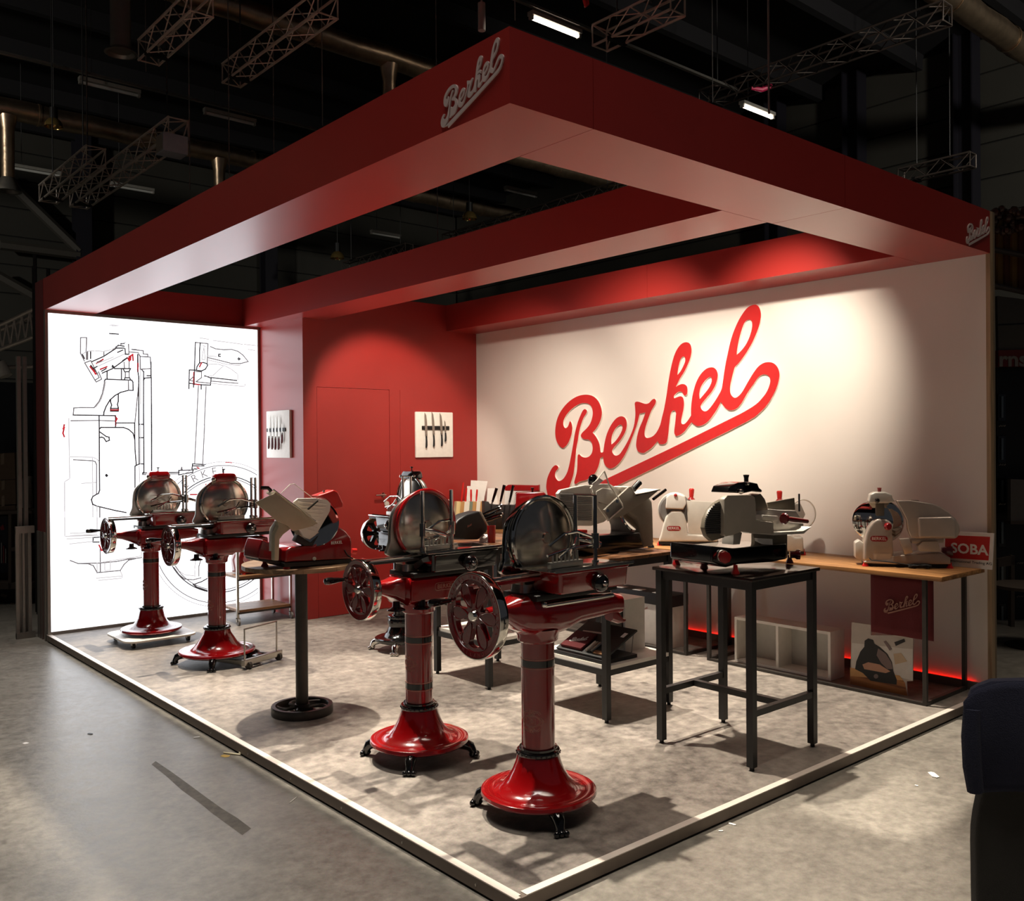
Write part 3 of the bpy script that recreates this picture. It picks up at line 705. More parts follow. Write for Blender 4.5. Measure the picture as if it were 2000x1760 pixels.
def flywheel(name, label, loc, rot=0, R=0.165, red=None, wheelm=None, colr=0.075, feet=(135, 45, -45, -135), bands=(0.72,), crestz=None, crestdeg=205, baser=0.285,
             posts='y', cap=True, tray='red', style=0, basez=0.0, footm=None, capm=None, handle=True, badge=False, feetz=0.0):
    red = red or M_DRED; wheelm = wheelm or M_MAROON; footm = footm or M_BLACK; capm = capm or red
    t = thing(name, (0, 0, 0), label, 'slicer', 'flywheel slicers on pedestals')
    b = basez
    # bell-shaped base, black underside, paw feet
    k = baser / 0.285
    MB().lathe([(0.0, 0.098 + b), (0.262 * k, 0.098 + b), (0.281 * k, 0.088 + b), (0.288 * k, 0.098 + b), (0.285 * k, 0.113 + b), (0.272 * k, 0.119 + b), (0.25 * k, 0.114 + b), (0.215 * k, 0.12 + b), (0.178 * k, 0.14 + b), (0.15 * k, 0.17 + b), (0.128 * k, 0.21 + b), (0.113, 0.25 + b), (0.104, 0.285 + b), (0.0, 0.285 + b)], n=56).build('bell_base', red, t)
    MB().lathe([(0.0, 0.07 + b), (0.20 * k, 0.07 + b), (0.262 * k, 0.078 + b), (0.279 * k, 0.0905 + b), (0.25 * k, 0.0975 + b), (0.0, 0.0975 + b)], n=56).build('base_underside', footm, t)
    for a in feet: paw(t, a, 0.285 * k, footm).location.z = b
    # column with collar, bands and crest
    MB().lathe([(0.0, 0.285 + b), (colr, 0.285 + b), (colr, 0.875), (0.0, 0.875)], n=40).build('column', red, t)
    mb = MB().lathe([(colr, 0.282 + b), (0.106, 0.284 + b), (0.11, 0.295 + b), (0.106, 0.308 + b), (colr + 0.012, 0.312 + b), (colr + 0.012, 0.322 + b), (colr, 0.323 + b)], n=40, cap=False)
    mb.build('collar', M_BLACK, t)
    cb = MB()
    for q in range(26):
        a = 2 * math.pi * q / 26; cb.ball((0.107 * math.cos(a), 0.107 * math.sin(a), 0.296 + b), 0.006, 6)
    cb.build('collar_beads', M_BLACK, t)['kind'] = 'stuff'
    for z in bands:
        MB().lathe([(colr + 0.0006, z - 0.016), (colr + 0.0012, z - 0.016), (colr + 0.0012, z + 0.016), (colr + 0.0006, z + 0.016)], n=40, cap=False).build('column_band', M_BLACK, t)
        for dz in (-0.022, 0.022):
            MB().lathe([(colr + 0.0004, z + dz - 0.0018), (colr + 0.0014, z + dz - 0.0018), (colr + 0.0014, z + dz + 0.0018), (colr + 0.0004, z + dz + 0.0018)], n=40, cap=False).build('column_line', M_RING, t)
    if crestz: crest(t, colr + 0.0006, crestz, crestdeg, 1.12 if style == 1 else 0.95)
    # neck and lower casting
    MB().lathe([(colr + 0.004, 0.84), (colr + 0.018, 0.85), (colr + 0.02, 0.875), (colr + 0.035, 0.91), (0.0, 0.91)], n=32, cap=False).build('neck', red, t)
    if style == 1:
        MB().loft(xloft([(-0.33, 0, 1.01, 0.03, 0.03), (-0.22, 0, 1.01, 0.04, 0.04), (-0.17, 0, 1.0, 0.085, 0.075), (-0.12, 0, 0.99, 0.115, 0.095), (0.04, 0, 0.975, 0.125, 0.1), (0.12, 0, 0.97, 0.12, 0.085), (0.2, -0.01, 0.98, 0.105, 0.065), (0.45, -0.01, 0.985, 0.10, 0.055), (0.52, -0.01, 0.975, 0.095, 0.05)], 0.75)).build('gear_housing', red, t)
        MB().loft(xloft([(0.45, -0.06, 0.94, 0.03, 0.05), (0.50, -0.06, 0.905, 0.028, 0.035), (0.53, -0.06, 0.885, 0.03, 0.012), (0.56, -0.06, 0.88, 0.02, 0.008)], 0.7)).build('rear_bracket', red, t)
        rod('tie_bar', [(-0.06, -0.115, 1.035), (0.42, -0.115, 1.035)], 0.012, M_CHROME, t)
        MB().ball((-0.06, -0.115, 1.043), 0.018).build('tie_bar_knob', M_CHROME, t)
    else:
        hz = 0.06
        MB().loft(xloft([(-0.33, 0, 1.015, 0.028, 0.028), (-0.27, 0, 1.01, 0.036, 0.034), (-0.2, 0, 1.0, 0.06, 0.052), (-0.15, 0, 0.99, 0.085, 0.072), (-0.14, 0, 0.985, 0.12, 0.08), (0.1, 0, 0.985, 0.125, 0.08), (0.14, 0, 0.995, 0.12, 0.06), (0.36, 0, 1.0, 0.11, 0.05), (0.42, 0, 0.995, 0.1, 0.04)], 0.5)).build('gear_housing', red, t)
        rbox('side_plate', (0.02, -0.127, 0.99), (0.155, 0.006, 0.06), 0.004, red, t)
        for fx, fy in ((-0.2, -0.07), (-0.06, -0.12)):
            MB().lathe([(0.02, 0.935), (0.022, 0.905), (0.05, 0.893), (0.052, 0.886), (0.0, 0.886)], (fx, fy, 0), n=18).build('support_foot', M_BLACK, t)
    if badge:
        text('badge_lettering', 'BERKEL', (0.1, -0.1345, 1.0), (1, 0, 0), (0, 0, 1), 0.026, M_RING, t, 0.0006)
        rr = [(x, -0.1335, z) for x, z in rrect(0.1, 1.0, 0.075, 0.021, 0.015, 4)]
        MB().tube(rr, 0.0014, 4, closed=True).build('badge_rim', M_RING, t)
    # flywheel: face with petal openings, chrome rim, hub, crank grip
    wx = -0.385
    wt = place2d('flywheel', wheel_mesh(R * 0.975, 0.03), (wx, 0, 1.015), (0, -1, 0), (0, 0, 1), wheelm, t)
    MB().lathe([(R * 0.965, -0.026), (R * 0.99, -0.026), (R, -0.02), (R, 0.018), (R * 0.99, 0.022), (R * 0.97, 0.022), (R * 0.965, -0.026)], (wx, 0, 1.015), (-1, 0, 0), 64, cap=False).build('wheel_rim', M_CHROME, wt).location = (0, 0, 0)
    MB().lathe([(R * 0.80, 0.012), (R * 0.83, 0.021), (R * 0.955, 0.024), (R * 0.972, 0.012)], (wx, 0, 1.015), (-1, 0, 0), 64, cap=False).build('wheel_ring', wheelm, wt)
    MB().lathe([(0.0, 0.034), (R * 0.1, 0.033), (R * 0.13, 0.026), (R * 0.15, 0.012), (R * 0.15, -0.05), (0.0, -0.05)], (wx, 0, 1.015), (-1, 0, 0), 24).build('wheel_hub', M_CHROME, wt)
    pet = MB()
    for q in range(6):
        a = 2 * math.pi * q / 6; ca, sa = math.cos(a), math.sin(a)
        out = []
        for kk in range(14):
            tt = 2 * math.pi * kk / 14; rr = R * (0.5 + 0.30 * math.cos(tt)); ww = R * 0.13 * math.sin(tt) * (1.1 + 0.5 * math.cos(tt))
            out.append((wx - 0.0165, -(rr * ca - ww * sa), 1.015 + rr * sa + ww * ca))
        pet.tube(out, 0.0032, 5, closed=True)
    pet.build('petal_relief', wheelm, wt)
    if style == 1:
        def ring_text(s, a_mid, step, rad, up=True):
            n = len(s)
            for i, ch in enumerate(s):
                if ch == ' ': continue
                a = math.radians(a_mid + (i - (n - 1) / 2) * step * (-1 if up else 1))
                dy, dz = math.cos(a), math.sin(a)
                o = (wx - 0.0225, -rad * dy, 1.015 + rad * dz)
                v = Vector((0, -dy, dz)) * (1 if up else -1); u = Vector((0, -1 * dz, -dy)) * (1 if up else -1)
                text('wheel_letter', ch, o, u, v, 0.016, mat('wheel_letter_enamel', (122, 40, 40), 0.3), wt, 0.0012)
        ring_text('VAN BERKEL INTERNATIONAL', 90, 9.5, R * 0.89); ring_text('MILANO', 270, 9.5, R * 0.89, False)
    if handle:
        gy, gz = R * 0.80, 1.015 + R * 0.26
        g = MB().lathe([(0.0, 0.0), (0.012, 0.0), (0.01, 0.02), (0.012, 0.04), (0.019, 0.085), (0.021, 0.115), (0.017, 0.135), (0.0, 0.142)], (wx - 0.014, gy, gz), (-1, 0, 0), 16).build('crank_grip', M_BLACK, wt)
        MB().cyl((wx - 0.012, gy, gz), (wx - 0.03, gy, gz), 0.013, n=14).build('grip_ferrule', M_CHROME, wt)
    # slide rails
    MB().box((-0.40, -0.075, 1.178), (0.02, -0.045, 1.19)).build('slide_bar', M_CHROME, t, bevel=0.003)
    MB().box((-0.38, -0.08, 1.155), (0.0, -0.04, 1.172)).build('slide_bar', red if style == 1 else M_DGREY, t, bevel=0.003)
    MB().box((-0.12, -0.13, 1.062), (0.44, 0.12, 1.09)).build('bed_plate', M_MBLACK, t, bevel=0.006)
    MB().loft([[(x, y, z) for x, y in rrect(-0.06, 0.03, sx, sy, 0.03)] for sx, sy, z in ((0.07, 0.07, 1.05), (0.055, 0.06, 1.09), (0.05, 0.055, 1.13), (0.09, 0.08, 1.16))]).build('blade_support', M_STEEL, t)
    # carriage tray
    tm = red if tray == 'red' else M_BLACK
    MB().loft([[(x, y, z) for x, y in rrect(0.19, -0.1, 0.235 + e, 0.115 + e, 0.02)] for z, e in ((1.098, -0.006), (1.105, 0), (1.19, 0.006), (1.196, 0.012), (1.202, 0.012))]).build('carriage_tray', tm, t)
    MB().box((-0.085, -0.225, 1.203), (0.46, 0.06, 1.2085)).build('tray_plate', M_CHROME, t, bevel=0.002)
    MB().box((-0.09, -0.228, 1.2085), (0.462, -0.22, 1.219)).build('plate_rim', M_CHROME, t)
    if style == 1:
        for q in range(8): pass
    MB().lathe([(0.0, 0.05), (0.03, 0.048), (0.044, 0.035), (0.047, 0.018), (0.042, 0.0), (0.0, 0.0)], (0.2, -0.222, 1.135), (0, -1, 0), 24).build('feed_knob', M_BLACK, t)
    MB().lathe([(0.0, 0.062), (0.012, 0.06), (0.015, 0.05), (0.0, 0.05)], (0.2, -0.222, 1.135), (0, -1, 0), 14).build('knob_cap', M_CHROME, t)
    # meat posts with top bar and clamp
    if posts == 'y':
        pp = [(0.235, -0.035), (0.245, -0.165)] if style == 1 else [(0.285, -0.07), (0.285, -0.15)]
    else:
        pp = [(-0.05, -0.12), (0.155, -0.12)]
    for x, y in pp:
        MB().cyl((x, y, 1.209), (x, y, 1.555), 0.0105, n=14).cyl((x, y, 1.209), (x, y, 1.235), 0.018, n=14).build('post', M_CHROME, t)
    if posts == 'y': MB().tube([(pp[0][0], pp[0][1] + 0.01, 1.556), (pp[1][0], pp[1][1] - 0.01, 1.556)], 0.005, 8).build('post_bar', M_CHROME, t)
    zc = 1.345
    cl = MB()
    cx0 = -0.04
    cl.tube([(cx0, -0.13, zc - 0.02), (0.06, -0.13, zc + 0.03), (0.16, -0.12, zc + 0.035), (pp[-1][0], pp[-1][1], zc)], 0.008, 8)
    cl.tube([(cx0, -0.12, zc - 0.07), (0.1, -0.12, zc - 0.045), (pp[-1][0], pp[-1][1], zc - 0.03)], 0.007, 8)
    cl.tube([(0.02, -0.14, zc - 0.08), (0.12, -0.14, zc - 0.03), (0.15, -0.13, zc + 0.01)], 0.006, 8)
    for q in pp: cl.cyl((q[0], q[1], zc - 0.05), (q[0], q[1], zc + 0.025), 0.02, n=14)
    cl.build('meat_clamp', M_CHROME, t)
    MB().tube([(pp[0][0], pp[0][1], zc - 0.01), (pp[0][0] + 0.05, pp[0][1] - 0.04, zc - 0.02), (pp[0][0] + 0.12, pp[0][1] - 0.06, zc - 0.045)], [0.012, 0.015, 0.012], 10).build('clamp_lever', M_CHROME, t)
    for q in range(7):
        x = 0.0 + q * 0.028
        MB().cyl((x, -0.115, 1.235), (x, -0.115, 1.285), 0.006, 0.004, n=8).build('clamp_spike', M_STEEL, t)
    MB().box((-0.02, -0.125, 1.21), (0.2, -0.095, 1.24)).build('spike_bar', M_STEEL, t, bevel=0.004)
    # blade, guard and sharpener cap
    MB().lathe([(0.0, 0.03), (0.025, 0.03), (0.03, 0.022), (0.09, 0.014), (0.185, 0.004), (0.198, -0.004), (0.185, -0.01), (0.0, -0.012)], (0.1, 0.06, 1.342), (0, -1, 0), 56).build('blade', M_BLADE, t)
    gp = smooth_loop([(-0.13, 1.17, 1), (-0.165, 1.19, 0), (-0.14, 1.255, 0), (-0.135, 1.34, 0), (-0.115, 1.43, 0), (-0.04, 1.5, 0), (0.06, 1.54, 0), (0.16, 1.535, 0), (0.26, 1.48, 0), (0.315, 1.38, 0), (0.315, 1.28, 0), (0.27, 1.2, 0), (0.2, 1.17, 1)], 3)
    MB().prism([(x, 0.078, z) for x, z in gp], (0, 0.03, 0)).build('blade_guard', M_STEEL if style != 1 else M_CHROME, t, bevel=0.004)
    MB().tube([(0.1 + 0.207 * math.cos(math.radians(a)), 0.055, 1.342 + 0.207 * math.sin(math.radians(a))) for a in range(-40, 225, 8)], 0.011, 8).build('guard_ring', M_CHROME if style != 2 else red, t)
    if cap:
        MB().loft([[(x, y, z) for x, y in rrect(0.1, 0.07, sx, sy, 0.02)] for sx, sy, z in ((0.085, 0.05, 1.525), (0.1, 0.055, 1.535), (0.098, 0.052, 1.57), (0.085, 0.045, 1.59), (0.06, 0.03, 1.597))]).build('sharpener_cap', capm, t)
        MB().cyl((0.1, 0.07, 1.59), (0.1, 0.07, 1.625), 0.005, n=8).lathe([(0.0, 1.622), (0.012, 1.622), (0.015, 1.632), (0.0, 1.634)], (0.1, 0.07, 0), n=12).build('cap_knob', M_BLACK, t)
        MB().ball((-0.005, 0.03, 1.545), 0.02).ball((0.19, 0.03, 1.55), 0.014).build('sharpener_screws', M_CHROME, t)
    t.location = loc; t.rotation_euler = (0, 0, math.radians(rot))
    return t
fA = flywheel('flywheel_slicer', 'nearest red flywheel slicer on crested pedestal at the front of the stand', (0.672, 0.603, 0), R=0.205, colr=0.083, feet=(126, 6, -114), bands=(0.74,), crestz=0.464, crestdeg=205, style=1, capm=M_DRED, cap=False)
fB = flywheel('flywheel_slicer', 'dark red flywheel slicer on crested pedestal between round table and nearest slicer', (0.692, 1.659, 0), R=0.172, colr=0.079, feet=(135, 45, -45, -135), bands=(0.69, 0.42), crestz=0.555, crestdeg=188, style=2, posts='x', cap=False, tray='black', badge=True)
fC = flywheel('flywheel_slicer', 'red flywheel slicer on pedestal resting on a steel dolly', (0.772, 4.746, 0), R=0.166, colr=0.073, feet=(150, 60, -30, -120), bands=(0.75,), crestz=0.49, crestdeg=185, baser=0.31, style=0)
fD = flywheel('flywheel_slicer', 'red flywheel slicer on pedestal standing on a white wheeled dolly', (0.67, 6.023, 0), R=0.166, colr=0.073, feet=(), bands=(0.76,), crestz=0.53, crestdeg=185, baser=0.27, basez=0.015, style=0)
fE = flywheel('flywheel_slicer', 'black flywheel slicer with chrome paw feet in front of the red door', (2.194, 4.109, 0), rot=-90, R=0.155, red=M_BLACK, wheelm=M_BLACK, colr=0.06, feet=(135, 45, -45, -135), bands=(), baser=0.225, style=0, tray='black', footm=M_CHROME, capm=M_BLACK, posts='y')
# white rounded dolly on castors
dl = thing('castor_dolly', (0.67, 6.023, 0), 'white rounded dolly on four castors under the leftmost slicer', 'dolly')
MB().loft([[(0.67 + x, 6.023 + y, z) for x, y in rrect(0, 0, 0.33, 0.33, 0.12, 6)] for z in (0.058, 0.07, 0.074)]).build('dolly_top', M_WHITE, dl)
for sx in (-1, 1):
    for sy in (-1, 1):
        x, y = 0.67 + sx * 0.25, 6.023 + sy * 0.25
        c_ = MB().cyl((x - 0.012, y, 0.026), (x + 0.012, y, 0.026), 0.026, n=18).build('castor_wheel', M_RUBBER, dl)
        MB().box((x - 0.02, y - 0.016, 0.03), (x - 0.014, y + 0.016, 0.058)).box((x + 0.014, y - 0.016, 0.03), (x + 0.02, y + 0.016, 0.058)).box((x - 0.02, y - 0.02, 0.052), (x + 0.02, y + 0.02, 0.058)).build('castor_fork', M_STEEL, dl, smooth=False)
# steel pedestal mover with upright handle
mv = thing('steel_dolly', (1.0, 4.45, 0), 'low steel dolly with an upright handle hoop beside a pedestal', 'dolly')
e0, e1 = onz(478, 1308), onz(545, 1288)
ux = (e1 - e0).normalized(); uy = Vector((-ux.y, ux.x, 0))
def pv(a, b, z): return e0 + ux * a + uy * b + Vector((0, 0, z))
LNm = (e1 - e0).length
MB().loft([[pv(-0.02, s_, z) for s_, z in rrect(0.0, 0.055, 0.02, 0.025, 0.004, 1)], [pv(LNm + 0.02, s_, z) for s_, z in rrect(0.0, 0.055, 0.02, 0.025, 0.004, 1)]]).build('cross_beam', M_STEEL, mv, smooth=False)
for a in (0.02, LNm - 0.03):
    MB().cyl(pv(a, -0.01, 0.03), pv(a + 0.03, -0.01, 0.03), 0.03, n=18).build('roller', M_GREYIRON, mv)
MB().tube([pv(0.0, 0, 0.07), pv(0.0, 0, 0.33), pv(LNm * 0.93, 0, 0.33), pv(LNm * 0.93, 0, 0.07)], 0.008, 6).build('handle_hoop', M_STEEL, mv)
for a in (0.03, LNm - 0.05):
    MB().loft([[pv(a + s_, 0.02, z) for s_, z in rrect(0, 0.045, 0.018, 0.018, 0.003, 1)], [pv(a + s_, 0.52, z) for s_, z in rrect(0, 0.045, 0.018, 0.018, 0.003, 1)]]).build('side_arm', M_STEEL, mv, smooth=False)
MB().loft([[pv(LNm * 0.5 + s_, 0.03, z) for s_, z in rrect(0, 0.06, 0.05, 0.022, 0.01, 2)], [pv(LNm * 0.5 + s_, 0.13, z) for s_, z in rrect(0, 0.06, 0.05, 0.022, 0.01, 2)]]).build('hand_pump', M_BLACK, mv)
# ------------------------------------------------------------------ tables, counters, cart
class NF(Frame):
    def __init__(s, pt, n):
        s.o = Vector(pt); s.n = Vector(n).normalized(); s.u = Vector((s.n.y, -s.n.x, 0))
def FY(y): return NF((0, y, 0), (0, 1, 0))
def FX(x): return NF((x, 0, 0), (1, 0, 0))
def FA(pt, deg): a = math.radians(deg); return NF(pt, (math.cos(a), math.sin(a), 0))
def tile(ox, oy, s): return lambda *pts: [(ox + x / s, oy + y / s) for x, y in pts]
def leg_box(x, y, z0, z1, w, m, par, name='leg'): return box(name, (x - w / 2, y - w / 2, z0), (x + w / 2, y + w / 2, z1), m, par)
def bar_table(label, x0, y0, x1, y1, h, top, shelf, group):
    t = thing('bar_table', ((x0 + x1) / 2, (y0 + y1) / 2, 0), label, 'table', group)
    w = 0.042
    ov = 0.036
    n = 5
    if shelf:
        for k in range(n):
            a = x0 - ov + (x1 - x0 + 2 * ov) * k / n; b = x0 - ov + (x1 - x0 + 2 * ov) * (k + 1) / n
            box('plank', (a + 0.001, y0 - ov, h - 0.022), (b - 0.001, y1 + ov, h), top, t, 0.002)
    else: box('tabletop', (x0 - ov, y0 - ov, h - 0.02), (x1 + ov, y1 + ov, h), top, t, 0.003)
    for x in (x0, x1):
        for y in (y0, y1):
            l = leg_box(x, y, 0.02, h - 0.022, w, M_IRON, t)
            MB().cyl((x, y, 0), (x, y, 0.02), 0.013, n=12).build('glide', M_RUBBER, l)
    for y in (y0, y1): box('apron', (x0 + w / 2, y - 0.012, h - 0.072), (x1 - w / 2, y + 0.012, h - 0.022), M_IRON, t)
    for x in (x0, x1): box('apron', (x - 0.012, y0 + w / 2, h - 0.072), (x + 0.012, y1 - w / 2, h - 0.022), M_IRON, t)
    if shelf:
        z = 0.37
        for y in (y0, y1): box('rail', (x0 + w / 2, y - 0.015, z - 0.065), (x1 - w / 2, y + 0.015, z - 0.025), M_IRON, t)
        for x in (x0, x1): box('rail', (x - 0.015, y0 + w / 2, z - 0.065), (x + 0.015, y1 - w / 2, z - 0.025), M_IRON, t)
        box('shelf', (x0 + 0.0, y0 - 0.02, z - 0.025), (x1 - 0.0, y1 + 0.02, z), M_WHITE, t)
    else:
        z = 0.315
        for y in (y0, y1): box('stretcher', (x0 + w / 2, y - 0.018, z - 0.018), (x1 - w / 2, y + 0.018, z + 0.018), M_IRON, t)
        box('stretcher', ((x0 + x1) / 2 - 0.018, y0 + 0.018, z - 0.018), ((x0 + x1) / 2 + 0.018, y1 - 0.018, z + 0.018), M_IRON, t)
    return t
TH = 1.07
M_DWOOD = wood('dark_rustic_plank', (58, 36, 22), (118, 78, 46), 1, 2.5, 0.35)
M_LAM = mat('dark_laminate_top', (34, 26, 22), 0.12, vary=0.1)
bar_table('black steel bar table with plank top carrying knife blocks, white lower shelf', 1.925, 2.525, 2.55, 3.175, TH, M_DWOOD, True, 'black bar tables')
bar_table('black steel bar table with plank top under the large grey slicer', 1.97, 1.37, 2.595, 2.03, TH, M_DWOOD, True, 'black bar tables')
bar_table('black steel bar table with H-shaped stretcher nearest the right corner', 1.925, 0.225, 2.54, 0.87, TH, M_LAM, False, 'black bar tables')
CZ = 0.9
def counter(label, y0, y1):
    t = thing('wall_counter', (4.2, (y0 + y1) / 2, 0), label, 'counter', 'wooden wall counters')
    x0, x1 = 3.845, 4.53
    n = 6
    for k in range(n):
        a = x0 + (x1 - x0) * k / n; b = x0 + (x1 - x0) * (k + 1) / n
        box('plank', (a + 0.0008, y0, CZ - 0.032), (b - 0.0008, y1, CZ), M_WOOD, t, 0.002)
    w = 0.028
    for y in (y0 + 0.13, y1 - 0.05):
        for x in (3.875, 4.49): leg_box(x, y, w, CZ - 0.032, w, M_GREYIRON, t)
        box('foot_rail', (3.875 - w / 2, y - w / 2, 0), (4.49 + w / 2, y + w / 2, w), M_GREYIRON, t)
    box('foot_rail', (3.875 - w / 2, y0 + 0.13 + w / 2, 0), (3.875 + w / 2, y1 - 0.05 - w / 2, w * 0.7), M_GREYIRON, t)
    return t
counter('oak plank counter on grey tube frame at the right end of the white wall', 0.04, 2.045)
counter('oak plank counter on grey tube frame behind the large grey slicer', 2.11, 4.07)
counter('oak plank counter in the corner beside the red wall, holding knife blocks', 4.13, 5.85)
# round table on a cast wheel foot
rc = (0.6, 2.92); RZ = 1.025
rt = thing('round_table', (rc[0], rc[1], 0), 'tall round oak bistro table on a cast iron wheel foot', 'table')
for k in range(7):
    xs = [-0.39 + 0.78 * k / 7 + 0.0008, -0.39 + 0.78 * (k + 1) / 7 - 0.0008]
    pts = []
    for j in range(9):
        x = xs[0] + (xs[1] - xs[0]) * j / 8; pts.append((x, math.sqrt(max(0.0, 0.39 ** 2 - x * x))))
    pts2 = [(x, -y) for x, y in pts][::-1]
    MB().prism([(rc[0] + a, rc[1] + b, RZ - 0.028) for a, b in pts + [q for q in pts2 if abs(q[1]) > 1e-4 or True]], (0, 0, 0.028)).build('plank', M_WOODR, rt, smooth=False)
MB().cyl((rc[0], rc[1], 0.04), (rc[0], rc[1], RZ - 0.028), 0.042, n=28).build('column', M_GREYIRON, rt)
ft = MB().lathe([(0.175, 0.0), (0.205, 0.0), (0.207, 0.006), (0.207, 0.052), (0.203, 0.058), (0.178, 0.058), (0.173, 0.05), (0.173, 0.0)], (rc[0], rc[1], 0), n=56, cap=False).build('foot_ring', M_GREYIRON, rt)
for k in range(6):
    a = 2 * math.pi * k / 6 + 0.3
    pts = []
    for q in range(9):
        r = 0.03 + 0.145 * q / 8; aa = a + 0.5 * math.sin(q / 8 * math.pi)
        pts.append((rc[0] + r * math.cos(aa), rc[1] + r * math.sin(aa), 0.036))
    MB().tube(pts, 0.013, 6).build('foot_spoke', M_GREYIRON, rt)
MB().lathe([(0.0, 0.02), (0.05, 0.02), (0.055, 0.045), (0.05, 0.062), (0.0, 0.064)], (rc[0], rc[1], 0), n=24).build('foot_hub', M_GREYIRON, rt)
# serving cart
ct = thing('serving_cart', (1.88, 6.36, 0), 'two-tier serving cart with oak shelves and steel posts on castors', 'cart')
for x in (1.585, 2.175):
    for y in (6.16, 6.58):
        leg_box(x, y, 0.075, 0.76, 0.024, M_STEEL, ct, 'post')
        MB().cyl((x - 0.01, y - 0.012, 0.032), (x + 0.012, y - 0.012, 0.032), 0.032, n=18).build('castor_wheel', M_GREY, ct)
        MB().box((x - 0.017, y - 0.02, 0.035), (x - 0.012, y + 0.012, 0.075)).box((x + 0.013, y - 0.02, 0.035), (x + 0.018, y + 0.012, 0.075)).box((x - 0.017, y - 0.02, 0.068), (x + 0.018, y + 0.012, 0.075)).build('castor_fork', M_STEEL, ct, smooth=False)
for z in (0.13, 0.47):
    for k in range(3):
        a = 6.15 + 0.44 * k / 3
        box('shelf_plank', (1.6, a + 0.001, z), (2.16, a + 0.44 / 3 - 0.001, z + 0.024), M_WOODX, ct)
    box('shelf_rail', (1.585, 6.148, z - 0.018), (2.175, 6.16, z), M_GREYIRON, ct)
    box('shelf_rail', (1.585, 6.58, z - 0.018), (2.175, 6.592, z), M_GREYIRON, ct)
for y in (6.16, 6.58): box('top_rail', (1.585, y - 0.01, 0.745), (2.175, y + 0.01, 0.765), M_STEEL, ct)

# ------------------------------------------------------------------ boards with knives
def knife(label, o, u, v, w, blade, hl, hm, width=0.03, group=None, swing=0.0):
    """o = point where blade meets handle; u across, v up (blade direction), w out of the wall"""
    o = Vector(o); u = Vector(u); v = Vector(v); w = Vector(w)
    a = math.radians(swing); u, v = u * math.cos(a) + v * math.sin(a), v * math.cos(a) - u * math.sin(a)
    t = thing('knife', o, label, 'knife', group)
    P = lambda x, y, z=0.0: o + u * x + v * y + w * z
    h = width / 2
    MB().prism([P(-h, 0, -0.001), P(h, 0, -0.001), P(h * 0.9, blade * 0.6, -0.001), P(h * 0.45, blade * 0.86, -0.001), P(-h * 0.85, blade, -0.001), P(-h, blade * 0.8, -0.001)], w * 0.002).build('blade', M_STEEL, t, smooth=False)
    MB().tube([P(0, 0.004), P(0, -hl * 0.12), P(0, -hl * 0.5), P(-0.004, -hl * 0.85), P(-0.01, -hl)], [0.008, 0.0095, 0.011, 0.012, 0.009], 10).build('handle', hm, t)
    MB().tube([P(0, 0.012), P(0, -0.006)], 0.0095, 10).build('bolster', M_STEEL, t)
    return t
# board on the red cabin side (faces -x), five knives with dark red handles
kb = thing('knife_board', (XA - 0.03, 6.47, 1.96), 'white board with magnetic bar on the side wall beside the light box', 'knife board')
MB().box((XA - 0.03, 6.2, 1.70), (XA - 0.001, 6.75, 2.215)).build('board', M_BOARD, kb, bevel=0.008)
MB().box((XA - 0.045, 6.28, 1.985), (XA - 0.03, 6.72, 2.025)).build('magnet_bar', M_MBLACK, kb, bevel=0.006)
for i, (y, z, bl, hl, lb_) in enumerate([(6.65, 1.93, 0.25, 0.13, 'leftmost dark-red-handled knife on the side-wall board'), (6.565, 1.925, 0.25, 0.13, 'second dark-red-handled knife from the light box on side-wall board'), (6.49, 1.92, 0.25, 0.13, 'third dark-red-handled knife from the light box on side-wall board'), (6.41, 1.92, 0.24, 0.13, 'fourth dark-red-handled knife from the light box on side-wall board'), (6.335, 1.96, 0.12, 0.1, 'short dark-red-handled knife at right of the side-wall board')]):
    knife(lb_, (XA - 0.049, y, z), (0, -1, 0), (0, 0, 1), (-1, 0, 0), bl, hl, M_MAROON, 0.03 if bl > 0.2 else 0.02, 'knives on the side-wall board')
# board on the red back wall (faces -y), four knives with black handles
kb2 = thing('knife_board', (3.9, YB - 0.03, 1.95), 'white square board with magnetic bar on the red wall beside the door', 'knife board')
MB().box((3.635, YB - 0.03, 1.685), (4.168, YB - 0.001, 2.212)).build('board', M_BOARD, kb2, bevel=0.01)
MB().box((3.715, YB - 0.045, 2.005), (4.105, YB - 0.03, 2.05)).build('magnet_bar', M_MBLACK, kb2, bevel=0.006)
t7 = tile(790, 780, 13.54)
for (x, y), bl, hl, sw, lb_ in [((580, 960), 0.27, 0.14, 2, 'leftmost black-handled knife on the red-wall board'), ((775, 935), 0.27, 0.14, 3, 'second black-handled knife from the door on red-wall board'), ((985, 920), 0.25, 0.14, 3, 'third black-handled knife from the door on red-wall board'), ((1085, 870), 0.14, 0.11, 3, 'short black-handled knife at right of the red-wall board')]:
    q = FY(YB - 0.048).p(*t7((x, y))[0])
    knife(lb_, q, (1, 0, 0), (0, 0, 1), (0, -1, 0), bl, hl, M_MBLACK, 0.034 if bl > 0.2 else 0.022, 'knives on the red-wall board', sw)
